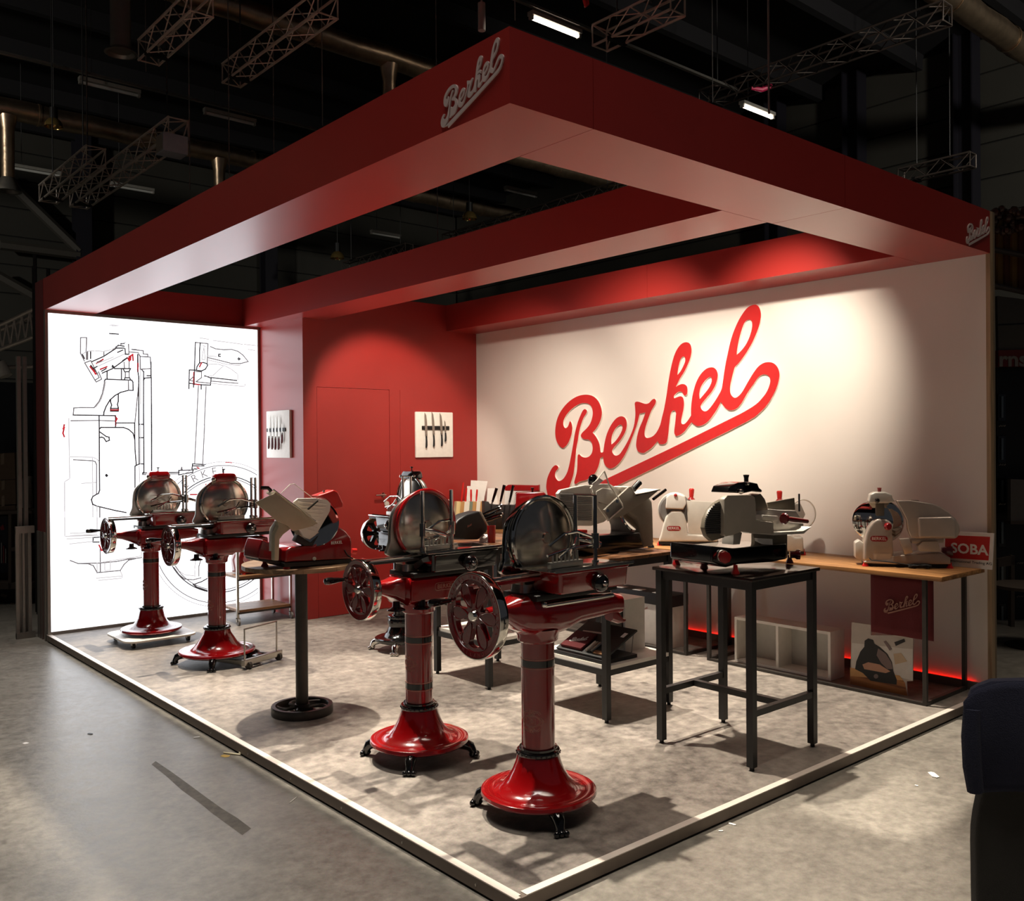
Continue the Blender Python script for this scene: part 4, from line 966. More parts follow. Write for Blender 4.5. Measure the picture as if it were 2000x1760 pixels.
# ------------------------------------------------------------------ electric slicers on tables and counters
def cone_foot(parent, p, m=None, h=0.03):
    p = Vector(p)
    return MB().lathe([(0.0, 0.0), (0.024, 0.0), (0.024, 0.006), (0.014, h * 0.6), (0.012, h + 0.006), (0.0, h + 0.006)], p, n=16).build('foot', m or M_REDP, parent)
def disc(name, c, n, r, th, m, parent, seg=44, dish=0.0):
    n = Vector(n).normalized()
    return MB().lathe([(0.0, th / 2 + dish), (r * 0.2, th / 2 + dish), (r * 0.9, th / 2), (r, 0.0), (r * 0.9, -th / 2), (0.0, -th / 2)], c, n, seg).build(name, m, parent)
def badge(par, fr, cx, cy, w, s='BERKEL', m=None, plate=None, d=-0.002, h=None):
    o = fr.p(cx, cy, d); sc_ = (fr.p(cx + 1, cy, d) - o).length
    h = h or w * sc_ * 0.2
    if plate:
        MB().prism([o + fr.u * x + Vector((0, 0, z)) for x, z in rrect(0, 0, w * sc_ / 2, h * 0.85, h * 0.84, 4)], fr.n * 0.002).build('badge_plate', plate, par, smooth=False)
        o = o - fr.n * 0.0015
    return text('badge_lettering', s, o, fr.u, (0, 0, 1), h, m or M_PAPER, par, 0.0005, sx=min(1.6, (w * sc_ * 0.86) / (h * 4.6)))
# --- red gravity slicer on the round table
fr = FY(2.66)
t = thing('gravity_slicer', fr.p(620, 1100), 'red gravity-feed slicer with beige carriage on the round table', 'slicer')
t.location.z = RZ
sz = tile(480, 900, 6.25)
slab('body', fr, sz((480, 1240), (490, 1090), (560, 1050), (720, 1040), (830, 1040), (900, 960), (960, 860), (1010, 740), (1100, 780), (1220, 860), (1280, 930), (1295, 1000), (1290, 1200)), 0.0, 0.26, M_DRED, t, 0.012, 3)
slab('side_housing', fr, sz((150, 1200), (160, 1080), (200, 960), (300, 1000), (480, 1090), (500, 1240)), 0.06, 0.22, M_MAROON, t, 0.012, 3)
slab('base_plate', fr, sz((470, 1250), (1290, 1200), (1290, 1245), (480, 1300)), 0.0, 0.26, M_MBLACK, t)
slab('base_plate', fr, sz((160, 1200), (480, 1240), (480, 1280), (170, 1225)), 0.06, 0.2, M_MBLACK, t)
for x, y, d in ((500, 1320, 0.03), (1275, 1245, 0.03), (230, 1210, 0.24), (1180, 1225, 0.24)):
    p = fr.p(*sz((x, y))[0], d); cone_foot(t, (p.x, p.y, RZ), h=0.035)
gp = sz((590, 500), (640, 460), (860, 455), (1000, 480), (1040, 520), (1030, 620), (980, 760), (900, 880), (780, 960), (700, 930), (620, 760), (585, 620))
slab('gauge_plate', fr, gp, 0.02, 0.02, M_WHITE, t, 0.006)
rb_ = MB()
for k in range(9):
    y = 500 + k * 42; rb_.tube([fr.p(*sz((640 + k * 14, y))[0], 0.018), fr.p(*sz((985 - k * 16, y + 26))[0], 0.018)], 0.0035, 5)
rb_.build('gauge_ribs', M_WHITE, t)['kind'] = 'stuff'
cpt = fr.p(*sz((840, 760))[0], 0.055)
disc('blade', cpt, (-0.5, -0.8, 0.35), 0.16, 0.012, M_CHROME, t)
slab('blade_cover', fr, sz((600, 980), (640, 900), (800, 1000), (980, 800), (1010, 740), (990, 900), (860, 1050), (720, 1040)), 0.01, 0.05, M_MBLACK, t, 0.01)
slab('carriage', fr, sz((115, 510), (350, 400), (860, 770), (820, 800), (580, 860), (520, 800), (390, 740)), -0.10, 0.012, mat('beige_aluminium', (176, 164, 140), 0.4, metal=0.5), t, 0.003)
slab('carriage_side', fr, sz((350, 400), (365, 380), (880, 765), (860, 775)), -0.10, 0.12, MATS['beige_aluminium'], t)
ap = sz((385, 740), (530, 630), (680, 735), (460, 900), (415, 960), (405, 1220), (352, 1220), (352, 900), (400, 800))
slab('carriage_arm', fr, ap, -0.085, 0.05, MATS['beige_aluminium'], t, 0.006)
MB().tube([fr.p(*sz(q)[0], -0.03) for q in ((385, 740), (320, 830), (312, 900), (312, 1100))], 0.014, 10).build('pivot_arm', M_ALU, t)
MB().cyl(fr.p(*sz((330, 350))[0], -0.03), fr.p(*sz((850, 740))[0], -0.06), 0.006, n=8).build('guide_rod', M_STEEL, t)
MB().tube([fr.p(*sz(q)[0], -0.02) for q in ((190, 330), (270, 330), (310, 370))], 0.012, 10).build('carriage_handle', M_BLACK, t)
slab('product_pusher', fr, sz((750, 590), (880, 480), (890, 495), (770, 600)), -0.03, 0.01, M_GREYIRON, t)
slab('pusher_block', fr, sz((690, 600), (860, 770), (830, 740), (790, 660)), -0.07, 0.02, M_ALU, t)
slab('sharpener_cap', fr, sz((870, 430), (960, 400), (1080, 355), (1130, 380), (1195, 520), (1185, 575), (1090, 590), (1040, 510), (980, 460)), 0.03, 0.1, M_REDP, t, 0.012, 3)
MB().ball(fr.p(*sz((955, 378))[0], 0.06), 0.01).build('cap_screw', M_CHROME, t)
slab('safety_guard', fr, sz((430, 400), (540, 290), (590, 280), (810, 450), (640, 460), (590, 500)), 0.16, 0.004, M_GLASS, t)
MB().tube([fr.p(*sz(q)[0], 0.16) for q in ((430, 400), (540, 290), (590, 280), (810, 450))], 0.0025, 6).build('guard_edge', M_WALU, t)
badge(t, fr, 480 + 1110 / 6.25, 900 + 1000 / 6.25, 26, m=M_PAPER)
MB().cyl(fr.p(*sz((838, 1195))[0], 0.0), fr.p(*sz((838, 1195))[0], -0.012), 0.012, n=14).build('bolt', M_WALU, t)
MB().cyl(fr.p(*sz((1290, 1100))[0], 0.12), fr.p(*sz((1345, 1105))[0], 0.12), 0.017, 0.02, n=14).build('side_knob', M_REDP, t)
MB().tube([fr.p(*sz(q)[0], -0.006) for q in ((1205, 1090), (1240, 1150), (1310, 1200))], 0.004, 6).build('cable', M_RUBBER, t)

# --- large grey gravity slicer on the bar table
fr = FY(1.545)
t = thing('gravity_slicer', (2.25, 1.75, TH), 'large grey gravity-feed slicer with ribbed plate on a bar table', 'slicer')
bz = tile(1060, 900, 6.667)
M_SGREY = mat('warm_grey_casting', (136, 128, 116), 0.4, metal=0.15)
slab('base_box', fr, bz((440, 935), (690, 975), (1270, 930), (1330, 1130), (850, 1215), (700, 1225), (430, 1160)), 0.0, 0.34, M_BLACK, t, 0.012, 3)
slab('arch_body', fr, bz((1100, 640), (1280, 470), (1360, 440), (1430, 520), (1440, 640), (1450, 1110), (1320, 1130), (1285, 1000), (1275, 870), (1235, 760), (1170, 720)), 0.0, 0.3, M_SGREY, t, 0.02, 3)
slab('ribbed_plate', fr, bz((200, 430), (240, 380), (400, 345), (560, 315), (640, 320), (760, 300), (880, 300), (1030, 400), (960, 560), (880, 740), (800, 800), (640, 850), (440, 850), (380, 790), (300, 700), (225, 540)), -0.04, 0.03, M_WALU, t, 0.008)
rb_ = MB()
for k in range(15):
    y = 432 + k * 24; x0 = 225 + max(0, k - 3) * 12
    rb_.tube([fr.p(*bz((x0, y))[0], -0.042), fr.p(*bz((635, y + 6))[0], -0.042)], 0.0042, 5)
for k in range(7):
    y = 400 + k * 24; rb_.tube([fr.p(*bz((730, y))[0], -0.045), fr.p(*bz((890, y + 6))[0], -0.045)], 0.004, 5)
rb_.build('plate_ribs', M_GREY, t)['kind'] = 'stuff'
slab('gauge_shield', fr, bz((700, 400), (780, 355), (900, 370), (1000, 460), (900, 600), (800, 560), (700, 520)), -0.055, 0.012, M_WALU, t, 0.006)
slab('carriage', fr, bz((800, 640), (1130, 335), (1200, 440), (1530, 372), (1400, 480), (1050, 720), (880, 760)), -0.12, 0.016, M_SGREY, t, 0.004)
slab('carriage_back', fr, bz((1120, 345), (1145, 335), (1215, 440), (1525, 370), (1535, 385), (1210, 460)), -0.12, 0.14, M_WALU, t)
MB().tube([fr.p(*bz(q)[0], -0.13) for q in ((800, 130), (620, 360), (690, 560), (850, 780), (1045, 610), (1030, 560), (860, 300), (800, 130))], 0.005, 6).build('guard_frame', M_WALU, t)
slab('safety_guard', fr, bz((800, 135), (640, 360), (700, 560), (850, 770), (1035, 600), (1020, 560), (860, 310)), -0.128, 0.003, M_GLASS, t)
slab('guard_label', fr, bz((640, 300), (740, 225), (790, 260), (680, 345)), -0.134, 0.002, M_PAPER, t)
for x, y in ((970, 528), (845, 648)): MB().cyl(fr.p(*bz((x, y))[0], -0.12), fr.p(*bz((x, y))[0], -0.15), 0.011, n=14).build('clamp_knob', M_CHROME, t)
MB().cyl(fr.p(*bz((1180, 370))[0], -0.11), fr.p(*bz((1260, 285))[0], -0.11), 0.022, n=16).build('carriage_handle', M_BLACK, t)
MB().cyl(fr.p(*bz((1440, 500))[0], -0.06), fr.p(*bz((1600, 380))[0], -0.06), 0.011, n=12).build('pusher_handle', M_BLACK, t)
disc('blade', fr.p(*bz((1110, 740))[0], 0.04), (0.3, -0.85, 0.45), 0.11, 0.02, M_CHROME, t)
slab('knob_block', fr, bz((440, 900), (580, 900), (580, 940), (440, 940)), -0.01, 0.03, M_REDP, t)
MB().ball(fr.p(*bz((660, 260))[0], 0.05), 0.045, sc=(1, 0.7, 1)).build('sharpener_knob', M_BLACK, t)
for x, y, d in ((1410, 1160, 0.05), (760, 1230, 0.05), (1400, 1150, 0.3), (700, 1200, 0.3)):
    p = fr.p(*bz((x, y))[0], d); cone_foot(t, (p.x, p.y, TH), M_MBLACK, 0.04)

# --- vertical slicer on the H-frame bar table
fr = FY(0.37)
t = thing('vertical_slicer', (2.2, 0.55, TH), 'grey and black vertical slicer with dark red knobs on H-frame table', 'slicer')
vz = tile(1330, 900, 6.667)
M_OLIVE = mat('dark_grey_casting', (112, 103, 88), 0.42, metal=0.1)
slab('base_box', fr, vz((405, 1110), (690, 1140), (1190, 1090), (1380, 1080), (1380, 1280), (1190, 1320), (740, 1350), (600, 1390), (405, 1330)), 0.0, 0.3, M_BLACK, t, 0.012, 3)
vd = lambda q: 0.02 + max(0.0, (405 - q[0]) / 495) * 0.48
MB().prism([fr.p(*vz(q)[0], vd(q)) for q in ((-90, 1195), (405, 1215), (600, 1250), (600, 1360), (405, 1330), (-90, 1300))], Vector((0.14, 0.12, 0))).build('side_shelf', M_BLACK, t, bevel=0.006)
MB().prism([fr.p(*vz(q)[0], vd(q)) + Vector((0.0, 0.0, 0.002)) for q in ((-90, 1192), (405, 1212), (405, 1206), (-90, 1186))], Vector((0.14, 0.12, 0))).build('shelf_top', M_WALU, t)
slab('ribbed_plate', fr, vz((570, 490), (470, 545), (380, 640), (325, 760), (305, 880), (340, 985), (410, 1050), (570, 1000)), -0.02, 0.03, M_OLIVE, t, 0.006)
rb_ = MB()
for k in range(15):
    y = 560 + k * 27; e = abs(y - 830) / 330
    rb_.tube([fr.p(*vz((315 + 190 * e * e, y + 6))[0], -0.022), fr.p(*vz((558, y))[0], -0.022)], 0.005, 5)
rb_.build('plate_ribs', M_DGREY, t)['kind'] = 'stuff'
slab('front_plate', fr, vz((565, 500), (610, 450), (920, 443), (965, 470), (978, 560), (982, 775), (1205, 800), (1212, 955), (1000, 945), (800, 925), (690, 965), (590, 990), (565, 960)), -0.05, 0.04, mat('putty_grey_casting', (172, 162, 148), 0.42, metal=0.1), t, 0.008)
slab('blade_arch', fr, vz((960, 460), (1040, 420), (1100, 500), (1142, 640), (980, 660)), 0.02, 0.07, M_OLIVE, t, 0.01)
slab('sharpener_cap', fr, vz((610, 415), (640, 335), (760, 282), (880, 272), (1000, 295), (1020, 350), (1060, 380), (1055, 412), (930, 400), (820, 425)), 0.0, 0.12, M_BLACK, t, 0.014, 3)
MB().lathe([(0.0, 0.0), (0.013, 0.0), (0.013, 0.02), (0.018, 0.04), (0.0, 0.042)], fr.p(*vz((850, 272))[0], 0.05), n=14).build('cap_knob', M_MBLACK, t)
MB().ball(fr.p(*vz((780, 400))[0], -0.01), 0.016).ball(fr.p(*vz((870, 300))[0], -0.005), 0.01).build('cap_screws', M_CHROME, t)
slab('meat_plate', fr, vz((1130, 545), (1480, 482), (1490, 640), (1140, 640)), 0.1, 0.012, M_OLIVE, t, 0.004)
slab('carriage', fr, vz((990, 640), (1150, 628), (1270, 640), (1500, 650), (1600, 800), (1600, 930), (1210, 955), (1205, 800), (985, 780)), 0.03, 0.12, M_ALU, t, 0.01)
slab('carriage_rail', fr, vz((1070, 705), (1270, 720), (1270, 780), (1060, 770)), -0.02, 0.05, M_WALU, t, 0.006)
slab('carriage_tray', fr, vz((1210, 935), (1590, 915), (1680, 880), (1700, 860), (1600, 950), (1210, 970)), -0.05, 0.22, M_WALU, t)
slab('support_leg', fr, vz((690, 925), (800, 930), (770, 1090), (680, 1095)), 0.0, 0.08, M_ALU, t, 0.005)
slab('support_leg', fr, vz((1205, 960), (1390, 950), (1390, 1270), (1205, 1320)), 0.02, 0.16, M_OLIVE, t, 0.008)
a0 = fr.p(*vz((1345, 755))[0], -0.06); a1 = fr.p(*vz((1640, 790))[0], -0.06)
dd = (a1 - a0).normalized()
MB().lathe([(0.0, -0.01), (0.028, -0.008), (0.034, 0.0), (0.03, 0.008), (0.0, 0.01)], a0, dd, 24).build('handle_guard', M_MAROON, t)
MB().tube([a0, a0 + dd * 0.03, a0 + dd * 0.1, a1], [0.012, 0.016, 0.018, 0.014], 14).build('handle', M_MAROON, t)
MB().cyl(fr.p(*vz((1540, 660))[0], 0.12), fr.p(*vz((1538, 430))[0], 0.12), 0.006, n=8).build('pusher_stalk', M_MBLACK, t)
kc = fr.p(*vz((540, 1240))[0], -0.01)
MB().lathe([(0.0, 0.0), (0.034, 0.0), (0.034, 0.012), (0.0, 0.014)], kc, -fr.n - fr.u * 0.5, 28).build('dial_ring', M_WHITE, t)
MB().lathe([(0.0, 0.012), (0.024, 0.012), (0.024, 0.04), (0.034, 0.05), (0.034, 0.075), (0.0, 0.08)], kc, -fr.n - fr.u * 0.9, 8).build('thickness_knob', M_KNOB, t)
kr = fr.p(*vz((1415, 1220))[0], -0.02)
MB().lathe([(0.0, 0.0), (0.022, 0.0), (0.022, 0.03), (0.03, 0.04), (0.03, 0.06), (0.0, 0.065)], kr, -fr.n + fr.u * 0.8, 12).build('clamp_knob', M_MAROON, t)
MB().prism([fr.p(*vz(q)[0], vd(q) - 0.004) for q in ((75, 1250), (100, 1228), (200, 1232), (225, 1258), (200, 1288), (100, 1280))], Vector((0.003, 0.003, 0))).build('switch_plate', M_GREY, t, smooth=False)
slab('white_cloth', fr, vz((995, 1010), (1190, 1020), (1195, 1095), (1090, 1090), (1000, 1045)), -0.01, 0.02, M_PAPER, t)
for x, y, d, m_ in ((710, 1470, 0.0, M_REDP), (-60, 1320, 0.5, M_KNOB), (1415, 1400, 0.05, M_MAROON), (300, 1300, 0.28, M_KNOB)):
    p = fr.p(*vz((x, y))[0], d); cone_foot(t, (p.x, p.y, TH), m_, 0.045)

# --- white slicer with red badge on the far counter, and its half hidden twin nearer
def white_slicer(label, fr, z, pts, handle, feet, ring=None, bdg=None, head=True):
    p0 = fr.p(*feet[0], 0.1)
    t = thing('white_slicer', (p0.x, p0.y, z), label, 'slicer', 'white slicers on the wall counters')
    slab('body', fr, pts['body'], 0.0, 0.17, M_WALU, t, 0.02, 3)
    slab('base_plate', fr, pts['base'], 0.0, 0.18, M_MBLACK, t)
    if head:
        c = pts['disc']; cc = fr.p(*c[0], 0.06); rr = (fr.p(c[0][0] + c[1], c[0][1], 0.06) - cc).length
        disc('blade', cc, -fr.n, rr, 0.03, M_GREY, t)
        disc('blade_rim', cc + fr.n * 0.02, -fr.n, rr * 1.06, 0.02, M_WALU, t)
        slab('sharpener_cap', fr, pts['head'], -0.02, 0.1, M_WHITE, t, 0.012, 3)
        slab('sharpener_block', fr, pts['block'], 0.0, 0.05, mat('beige_block', (176, 140, 112), 0.5), t)
        MB().ball(fr.p(*pts['knob'], -0.03), 0.016).build('cap_knob', M_KNOB, t)
    slab('meat_plate', fr, pts['plate'], 0.02, 0.02, M_WALU, t, 0.006)
    h0, h1 = fr.p(*handle[0], 0.08), fr.p(*handle[1], 0.08)
    MB().tube([h0, h0 * 0.7 + h1 * 0.3, h1 * 0.9 + h0 * 0.1, h1], [0.014, 0.02, 0.024, 0.016], 12).build('handle', M_REDP, t)
    MB().lathe([(0.0, -0.004), (0.035, -0.002), (0.02, 0.016), (0.0, 0.018)], h0, (h1 - h0), 16).build('handle_guard', M_KNOB, t)
    if bdg: badge(t, fr, *bdg, plate=M_KNOB, d=-0.003)
    for q in feet:
        for d in (0.03, 0.15):
            p = fr.p(*q, d); cone_foot(t, (p.x, p.y, z), h=0.03)
    if ring:
        c = fr.p(*ring[0], 0.0); rr = (fr.p(ring[0][0] + ring[1], ring[0][1], 0) - c).length
        slab('clear_guard', fr, [(ring[0][0] + ring[1] * math.cos(k * math.pi / 18), ring[0][1] + ring[1] * 1.15 * math.sin(k * math.pi / 18)) for k in range(36)], 0.0, 0.006, M_GLASS, t)
        MB().tube([fr.p(ring[0][0] + ring[1] * math.cos(k * math.pi / 18), ring[0][1] + ring[1] * 1.15 * math.sin(k * math.pi / 18), 0) for k in range(36)], 0.006, 6, closed=True).build('guard_edge', M_WALU, t)
    return t
wz = bz
p_ = onz(1289, 1066, CZ)
fr = FA((p_.x, p_.y, 0), 38)
white_slicer('white slicer with red badge and red handle on the counter', fr, CZ, dict(
    body=bz((1500, 1060), (1530, 980), (1560, 860), (1600, 730), (1680, 650), (1800, 650), (1840, 700), (1870, 800), (1890, 960), (2280, 975), (2290, 1060)),
    base=bz((1510, 1060), (2290, 1060), (2290, 1108), (1510, 1090)),
    disc=((1319, 996), 33), head=bz((1605, 560), (1610, 470), (1660, 430), (1760, 430), (1850, 460), (1870, 560), (1830, 630), (1600, 620)),
    block=bz((1600, 575), (1840, 575), (1830, 640), (1600, 625)), knob=bz((1730, 450))[0],
    plate=bz((1870, 520), (2280, 540), (2280, 960), (1900, 950))),
    bz((1935, 500), (1940, 360)), [bz((1525, 1100))[0], bz((2270, 1110))[0]], None, (1316, 1032, 27))
p_ = onz(1568, 1085, CZ)
fr = FA((p_.x, p_.y, 0), 38)
white_slicer('white slicer with clear round guard, half hidden behind the vertical slicer', fr, CZ, dict(
    body=vz((1000, 1180), (1020, 1040), (1300, 960), (1440, 960), (1480, 1000), (1590, 990), (1605, 1190)),
    base=vz((1000, 1180), (1605, 1190), (1600, 1215), (1000, 1215)),
    plate=vz((1200, 700), (1480, 560), (1560, 560), (1620, 700), (1500, 940), (1250, 940))),
    vz((1285, 520), (1282, 390)), [vz((1590, 1235))[0], vz((1150, 1230))[0]], ((1330 + 1590 / 6.667, 900 + 690 / 6.667), 24), None, head=False)

# --- silver slicer at the right end of the counter
p_ = onz(1775, 1108, CZ)
fr = FA((p_.x, p_.y, 0), 34)
t = thing('silver_slicer', (p_.x, p_.y, CZ), 'silver slicer with large rounded carriage at the right end of the counter', 'slicer')
gz = tile(1630, 930, 6.06)
M_SILV = mat('satin_silver_casting', (196, 182, 168), 0.33, metal=0.45, vary=0.03)
slab('body', fr, gz((345, 1010), (350, 800), (370, 690), (400, 610), (450, 545), (510, 505), (620, 515), (680, 555), (690, 750), (700, 945), (700, 1010)), -0.02, 0.2, M_SILV, t, 0.025, 4)
slab('base', fr, gz((345, 1010), (700, 945), (850, 935), (1260, 910), (1372, 965), (1375, 1045), (700, 1045), (350, 1030)), -0.02, 0.26, M_SILV, t, 0.012, 3)
slab('base_plate', fr, gz((360, 1040), (1370, 1046), (1370, 1085), (360, 1072)), 0.0, 0.24, M_MBLACK, t)
slab('rear_housing', fr, gz((245, 970), (245, 790), (300, 760), (350, 800), (350, 1010)), 0.05, 0.14, M_WALU, t, 0.01)
cc = fr.p(*gz((535, 530))[0], 0.09); rr = (fr.p(*gz((535, 300))[0], 0.09) - cc).length
disc('blade', fr.p(*gz((450, 530))[0], 0.09), -fr.n - fr.u * 0.25, rr, 0.02, M_CHROME, t, dish=0.015)
disc('blade_guard', fr.p(*gz((560, 540))[0], 0.14), -fr.n + fr.u * 0.15, rr * 1.12, 0.03, M_CHROME, t, dish=0.01)
slab('sharpener_cap', fr, gz((400, 315), (420, 215), (480, 190), (610, 190), (680, 220), (690, 270), (722, 300), (640, 322), (440, 322)), 0.0, 0.12, M_WALU, t, 0.014, 3)
MB().lathe([(0.0, 0.0), (0.012, 0.0), (0.014, 0.03), (0.018, 0.036), (0.0, 0.038)], fr.p(*gz((530, 195))[0], 0.06), n=12).build('cap_knob', M_KNOB, t)
slab('sharpener_arm', fr, gz((490, 320), (590, 320), (590, 470), (490, 470)), 0.01, 0.05, M_OLIVE, t, 0.006)
MB().ball(fr.p(*gz((505, 290))[0], -0.01), 0.018).build('sharpener_knob', M_BLACK, t)
slab('carriage_plate', fr, gz((725, 288), (900, 286), (1030, 305), (1160, 325), (1260, 365), (1360, 430), (1440, 510), (1480, 590), (1488, 650), (1465, 715), (1430, 742), (980, 740), (900, 730), (865, 640), (850, 520), (790, 400)), -0.03, 0.05, M_SILV, t, 0.012, 3)
slab('carriage_hump', fr, gz((990, 490), (1390, 480), (1430, 520), (1442, 600), (1440, 735), (1000, 735)), -0.07, 0.05, M_SILV, t, 0.03, 4)
slab('carriage_clip', fr, gz((895, 290), (905, 280), (990, 282), (1010, 302)), -0.02, 0.04, M_SILV, t)
slab('carriage_bracket', fr, gz((770, 745), (890, 738), (930, 905), (830, 930)), -0.04, 0.06, M_SILV, t, 0.006)
slab('slide_block', fr, gz((980, 830), (1040, 775), (1230, 770), (1255, 900), (1000, 890)), -0.03, 0.1, M_WALU, t, 0.01)
slab('slide_block', fr, gz((900, 740), (1300, 745), (1290, 790), (920, 800)), 0.0, 0.08, M_SILV, t, 0.006)
MB().lathe([(0.0, 0.0), (0.027, 0.0), (0.027, 0.022), (0.022, 0.03), (0.0, 0.032)], fr.p(*gz((620, 595))[0], -0.02), -fr.n + fr.u * 0.5, 8).build('thickness_knob', M_KNOB, t)
slab('red_handle', fr, gz((1270, 850), (1400, 830), (1410, 950), (1330, 935), (1270, 905)), 0.08, 0.05, M_MAROON, t, 0.01)
badge(t, fr, 1630 + 527 / 6.06, 930 + 742 / 6.06, 34, plate=M_KNOB, d=-0.024)
slab('type_label', fr, gz((460, 918), (665, 915), (665, 980), (460, 985)), -0.0225, 0.001, mat('silver_label', (206, 198, 188), 0.4), t)
for x, y in ((365, 1080), (1365, 1108)):
    for d in (0.0, 0.2):
        p = fr.p(*gz((x, y))[0], d); cone_foot(t, (p.x, p.y, CZ), h=0.035)
cb = thing('power_cable', (p_.x, p_.y, CZ), 'coiled black power cable lying under the silver slicer', 'cable')
c0 = fr.p(*gz((1010, 1090))[0], -0.06); c0 = Vector((c0.x, c0.y, CZ))
pts = [fr.p(*gz((410, 970))[0], -0.026), fr.p(*gz((440, 995))[0], -0.035), fr.p(*gz((600, 1010))[0], -0.045)]
for k in range(46):
    a = k * 0.62; r = 0.05 + 0.018 * math.sin(k * 1.7); pts.append(c0 + fr.u * (r * 1.3 * math.cos(a)) - fr.n * (r * 0.5 * math.sin(a)) + Vector((0, 0, 0.007 + 0.02 * abs(math.sin(k * 0.9)))))
MB().tube(pts, 0.0045, 6).build('cord', M_RUBBER, cb)
# --- red slicer standing on the counter behind the nearest flywheel slicer
kz = tile(860, 900, 8)
p_ = Vector((3.92, 4.5, 0))
fr = FA(p_, 52)
t = thing('red_slicer', (3.98, 4.58, CZ), 'red slicer with boxy top on the counter behind the nearest flywheel slicer', 'slicer')
slab('top_housing', fr, kz((1185, 520), (1210, 500), (1620, 490), (1650, 520), (1660, 640), (1360, 660), (1330, 790), (1190, 810), (1170, 760)), -0.03, 0.22, M_DRED, t, 0.015, 3)
slab('lower_housing', fr, kz((1200, 800), (1640, 640), (1720, 900), (1740, 1130), (1180, 1130)), 0.0, 0.2, M_DRED, t, 0.015, 3)
disc('blade', fr.p(*kz((1480, 900))[0], -0.015), -fr.n, 0.13, 0.02, M_CHROME, t)
MB().lathe([(0.0, 0.0), (0.008, 0.0), (0.012, 0.03), (0.02, 0.05), (0.0, 0.053)], fr.p(*kz((1440, 495))[0], 0.08), n=14).build('cap_knob', M_BLACK, t)
slab('base_plate', fr, kz((1170, 1130), (1740, 1130), (1740, 1170), (1170, 1170)), 0.0, 0.22, M_MBLACK, t)
for x in (1200, 1700):
    for d in (0.02, 0.2):
        p = fr.p(*kz((x, 1180))[0], d); cone_foot(t, (p.x, p.y, CZ), h=max(0.03, p.z - CZ + 0.02))
# --- red slicer on the serving cart
fr = FY(6.28)
t = thing('red_slicer', (1.85, 6.38, 0.494), 'small red slicer on the upper shelf of the serving cart', 'slicer')
slab('body', fr, [(468, 1121), (466, 1095), (472, 1070), (485, 1058), (500, 1062), (515, 1085), (560, 1090), (562, 1121)], 0.0, 0.2, M_DRED, t, 0.015, 3)
disc('blade', fr.p(490, 1085, -0.01), (-0.3, -1, 0.1), 0.1, 0.02, M_CHROME, t)
slab('gauge_plate', fr, [(472, 1062), (490, 1055), (512, 1100), (498, 1112)], -0.04, 0.015, M_WALU, t, 0.004)
for x in (476, 555):
    for d in (0.02, 0.18):
        p = fr.p(x, 1124, d); cone_foot(t, (p.x, p.y, 0.494), h=0.03)
# ------------------------------------------------------------------ small things on the tables and counters
V3 = Vector
def xloft2(secs):
    return secs
# rounded black knife block, lying barrel, with knives
fr = FY(2.72)
t = thing('knife_block', (2.12, 2.8, TH), 'black rounded knife block full of black-handled knives on plank table', 'knife block')
kz = tile(860, 900, 8)
slab('body', fr, kz((190, 1235), (195, 1100), (230, 1000), (290, 920), (420, 840), (600, 790), (640, 830), (700, 940), (745, 1030), (740, 1110), (600, 1235)), 0.0, 0.13, M_MBLACK, t, 0.025, 4)
slab('steel_collar', fr, kz((600, 795), (640, 790), (760, 1020), (740, 1045)), -0.002, 0.134, M_STEEL, t, 0.004)
for k, (a, b, d) in enumerate([((640, 850), (910, 730), 0.02), ((680, 880), (930, 760), 0.06), ((700, 910), (960, 830), 0.1), ((720, 940), (940, 870), 0.03), ((660, 870), (950, 700), 0.1)]):
    p0, p1 = fr.p(*kz(a)[0], d), fr.p(*kz(b)[0], d)
    h = MB().tube([p0, p0 * 0.5 + p1 * 0.5, p1], [0.009, 0.011, 0.009], 8).build('knife_handle', M_BLACK, t)
    MB().tube([p1, p1 + (p1 - p0).normalized() * 0.01], 0.0095, 8).build('handle_cap', M_STEEL, h)
logo('lettering', fr.p(*kz((420, 1040))[0], -0.002), fr.u, (0, 0, 1), 0.045, M_RING, t)
tag(MB().lathe([(0.0, 0.0), (0.028, 0.0), (0.03, 0.005), (0.033, 0.13), (0.03, 0.13), (0.027, 0.008), (0.0, 0.008)], (onz(960, 1060, TH).x, onz(960, 1060, TH).y, TH), n=24).build('drinking_cup', M_KNOB), 'small red cup standing at the corner of the plank table', 'cup')
p_ = onz(1003, 1052, TH)
t = thing('display_tray', p_, 'small black box with a red lid on the plank table', 'box')
box('tray_body', (p_.x - 0.04, p_.y - 0.11, TH), (p_.x + 0.07, p_.y + 0.06, TH + 0.035), M_MBLACK, t, 0.003)
box('red_insert', (p_.x - 0.035, p_.y - 0.1, TH + 0.035), (p_.x + 0.065, p_.y + 0.05, TH + 0.048), M_KNOB, t, 0.003)
p_ = onz(946, 1058, TH)
tag(MB().prism([(p_.x - 0.05, p_.y, TH + 0.001), (p_.x + 0.03, p_.y - 0.05, TH + 0.001), (p_.x + 0.07, p_.y + 0.0, TH + 0.05), (p_.x, p_.y + 0.06, TH + 0.05)], (0.002, 0.002, 0.002)).build('paper_card', M_PAPER, smooth=False), 'folded white paper card propped beside the rounded knife block', 'card')
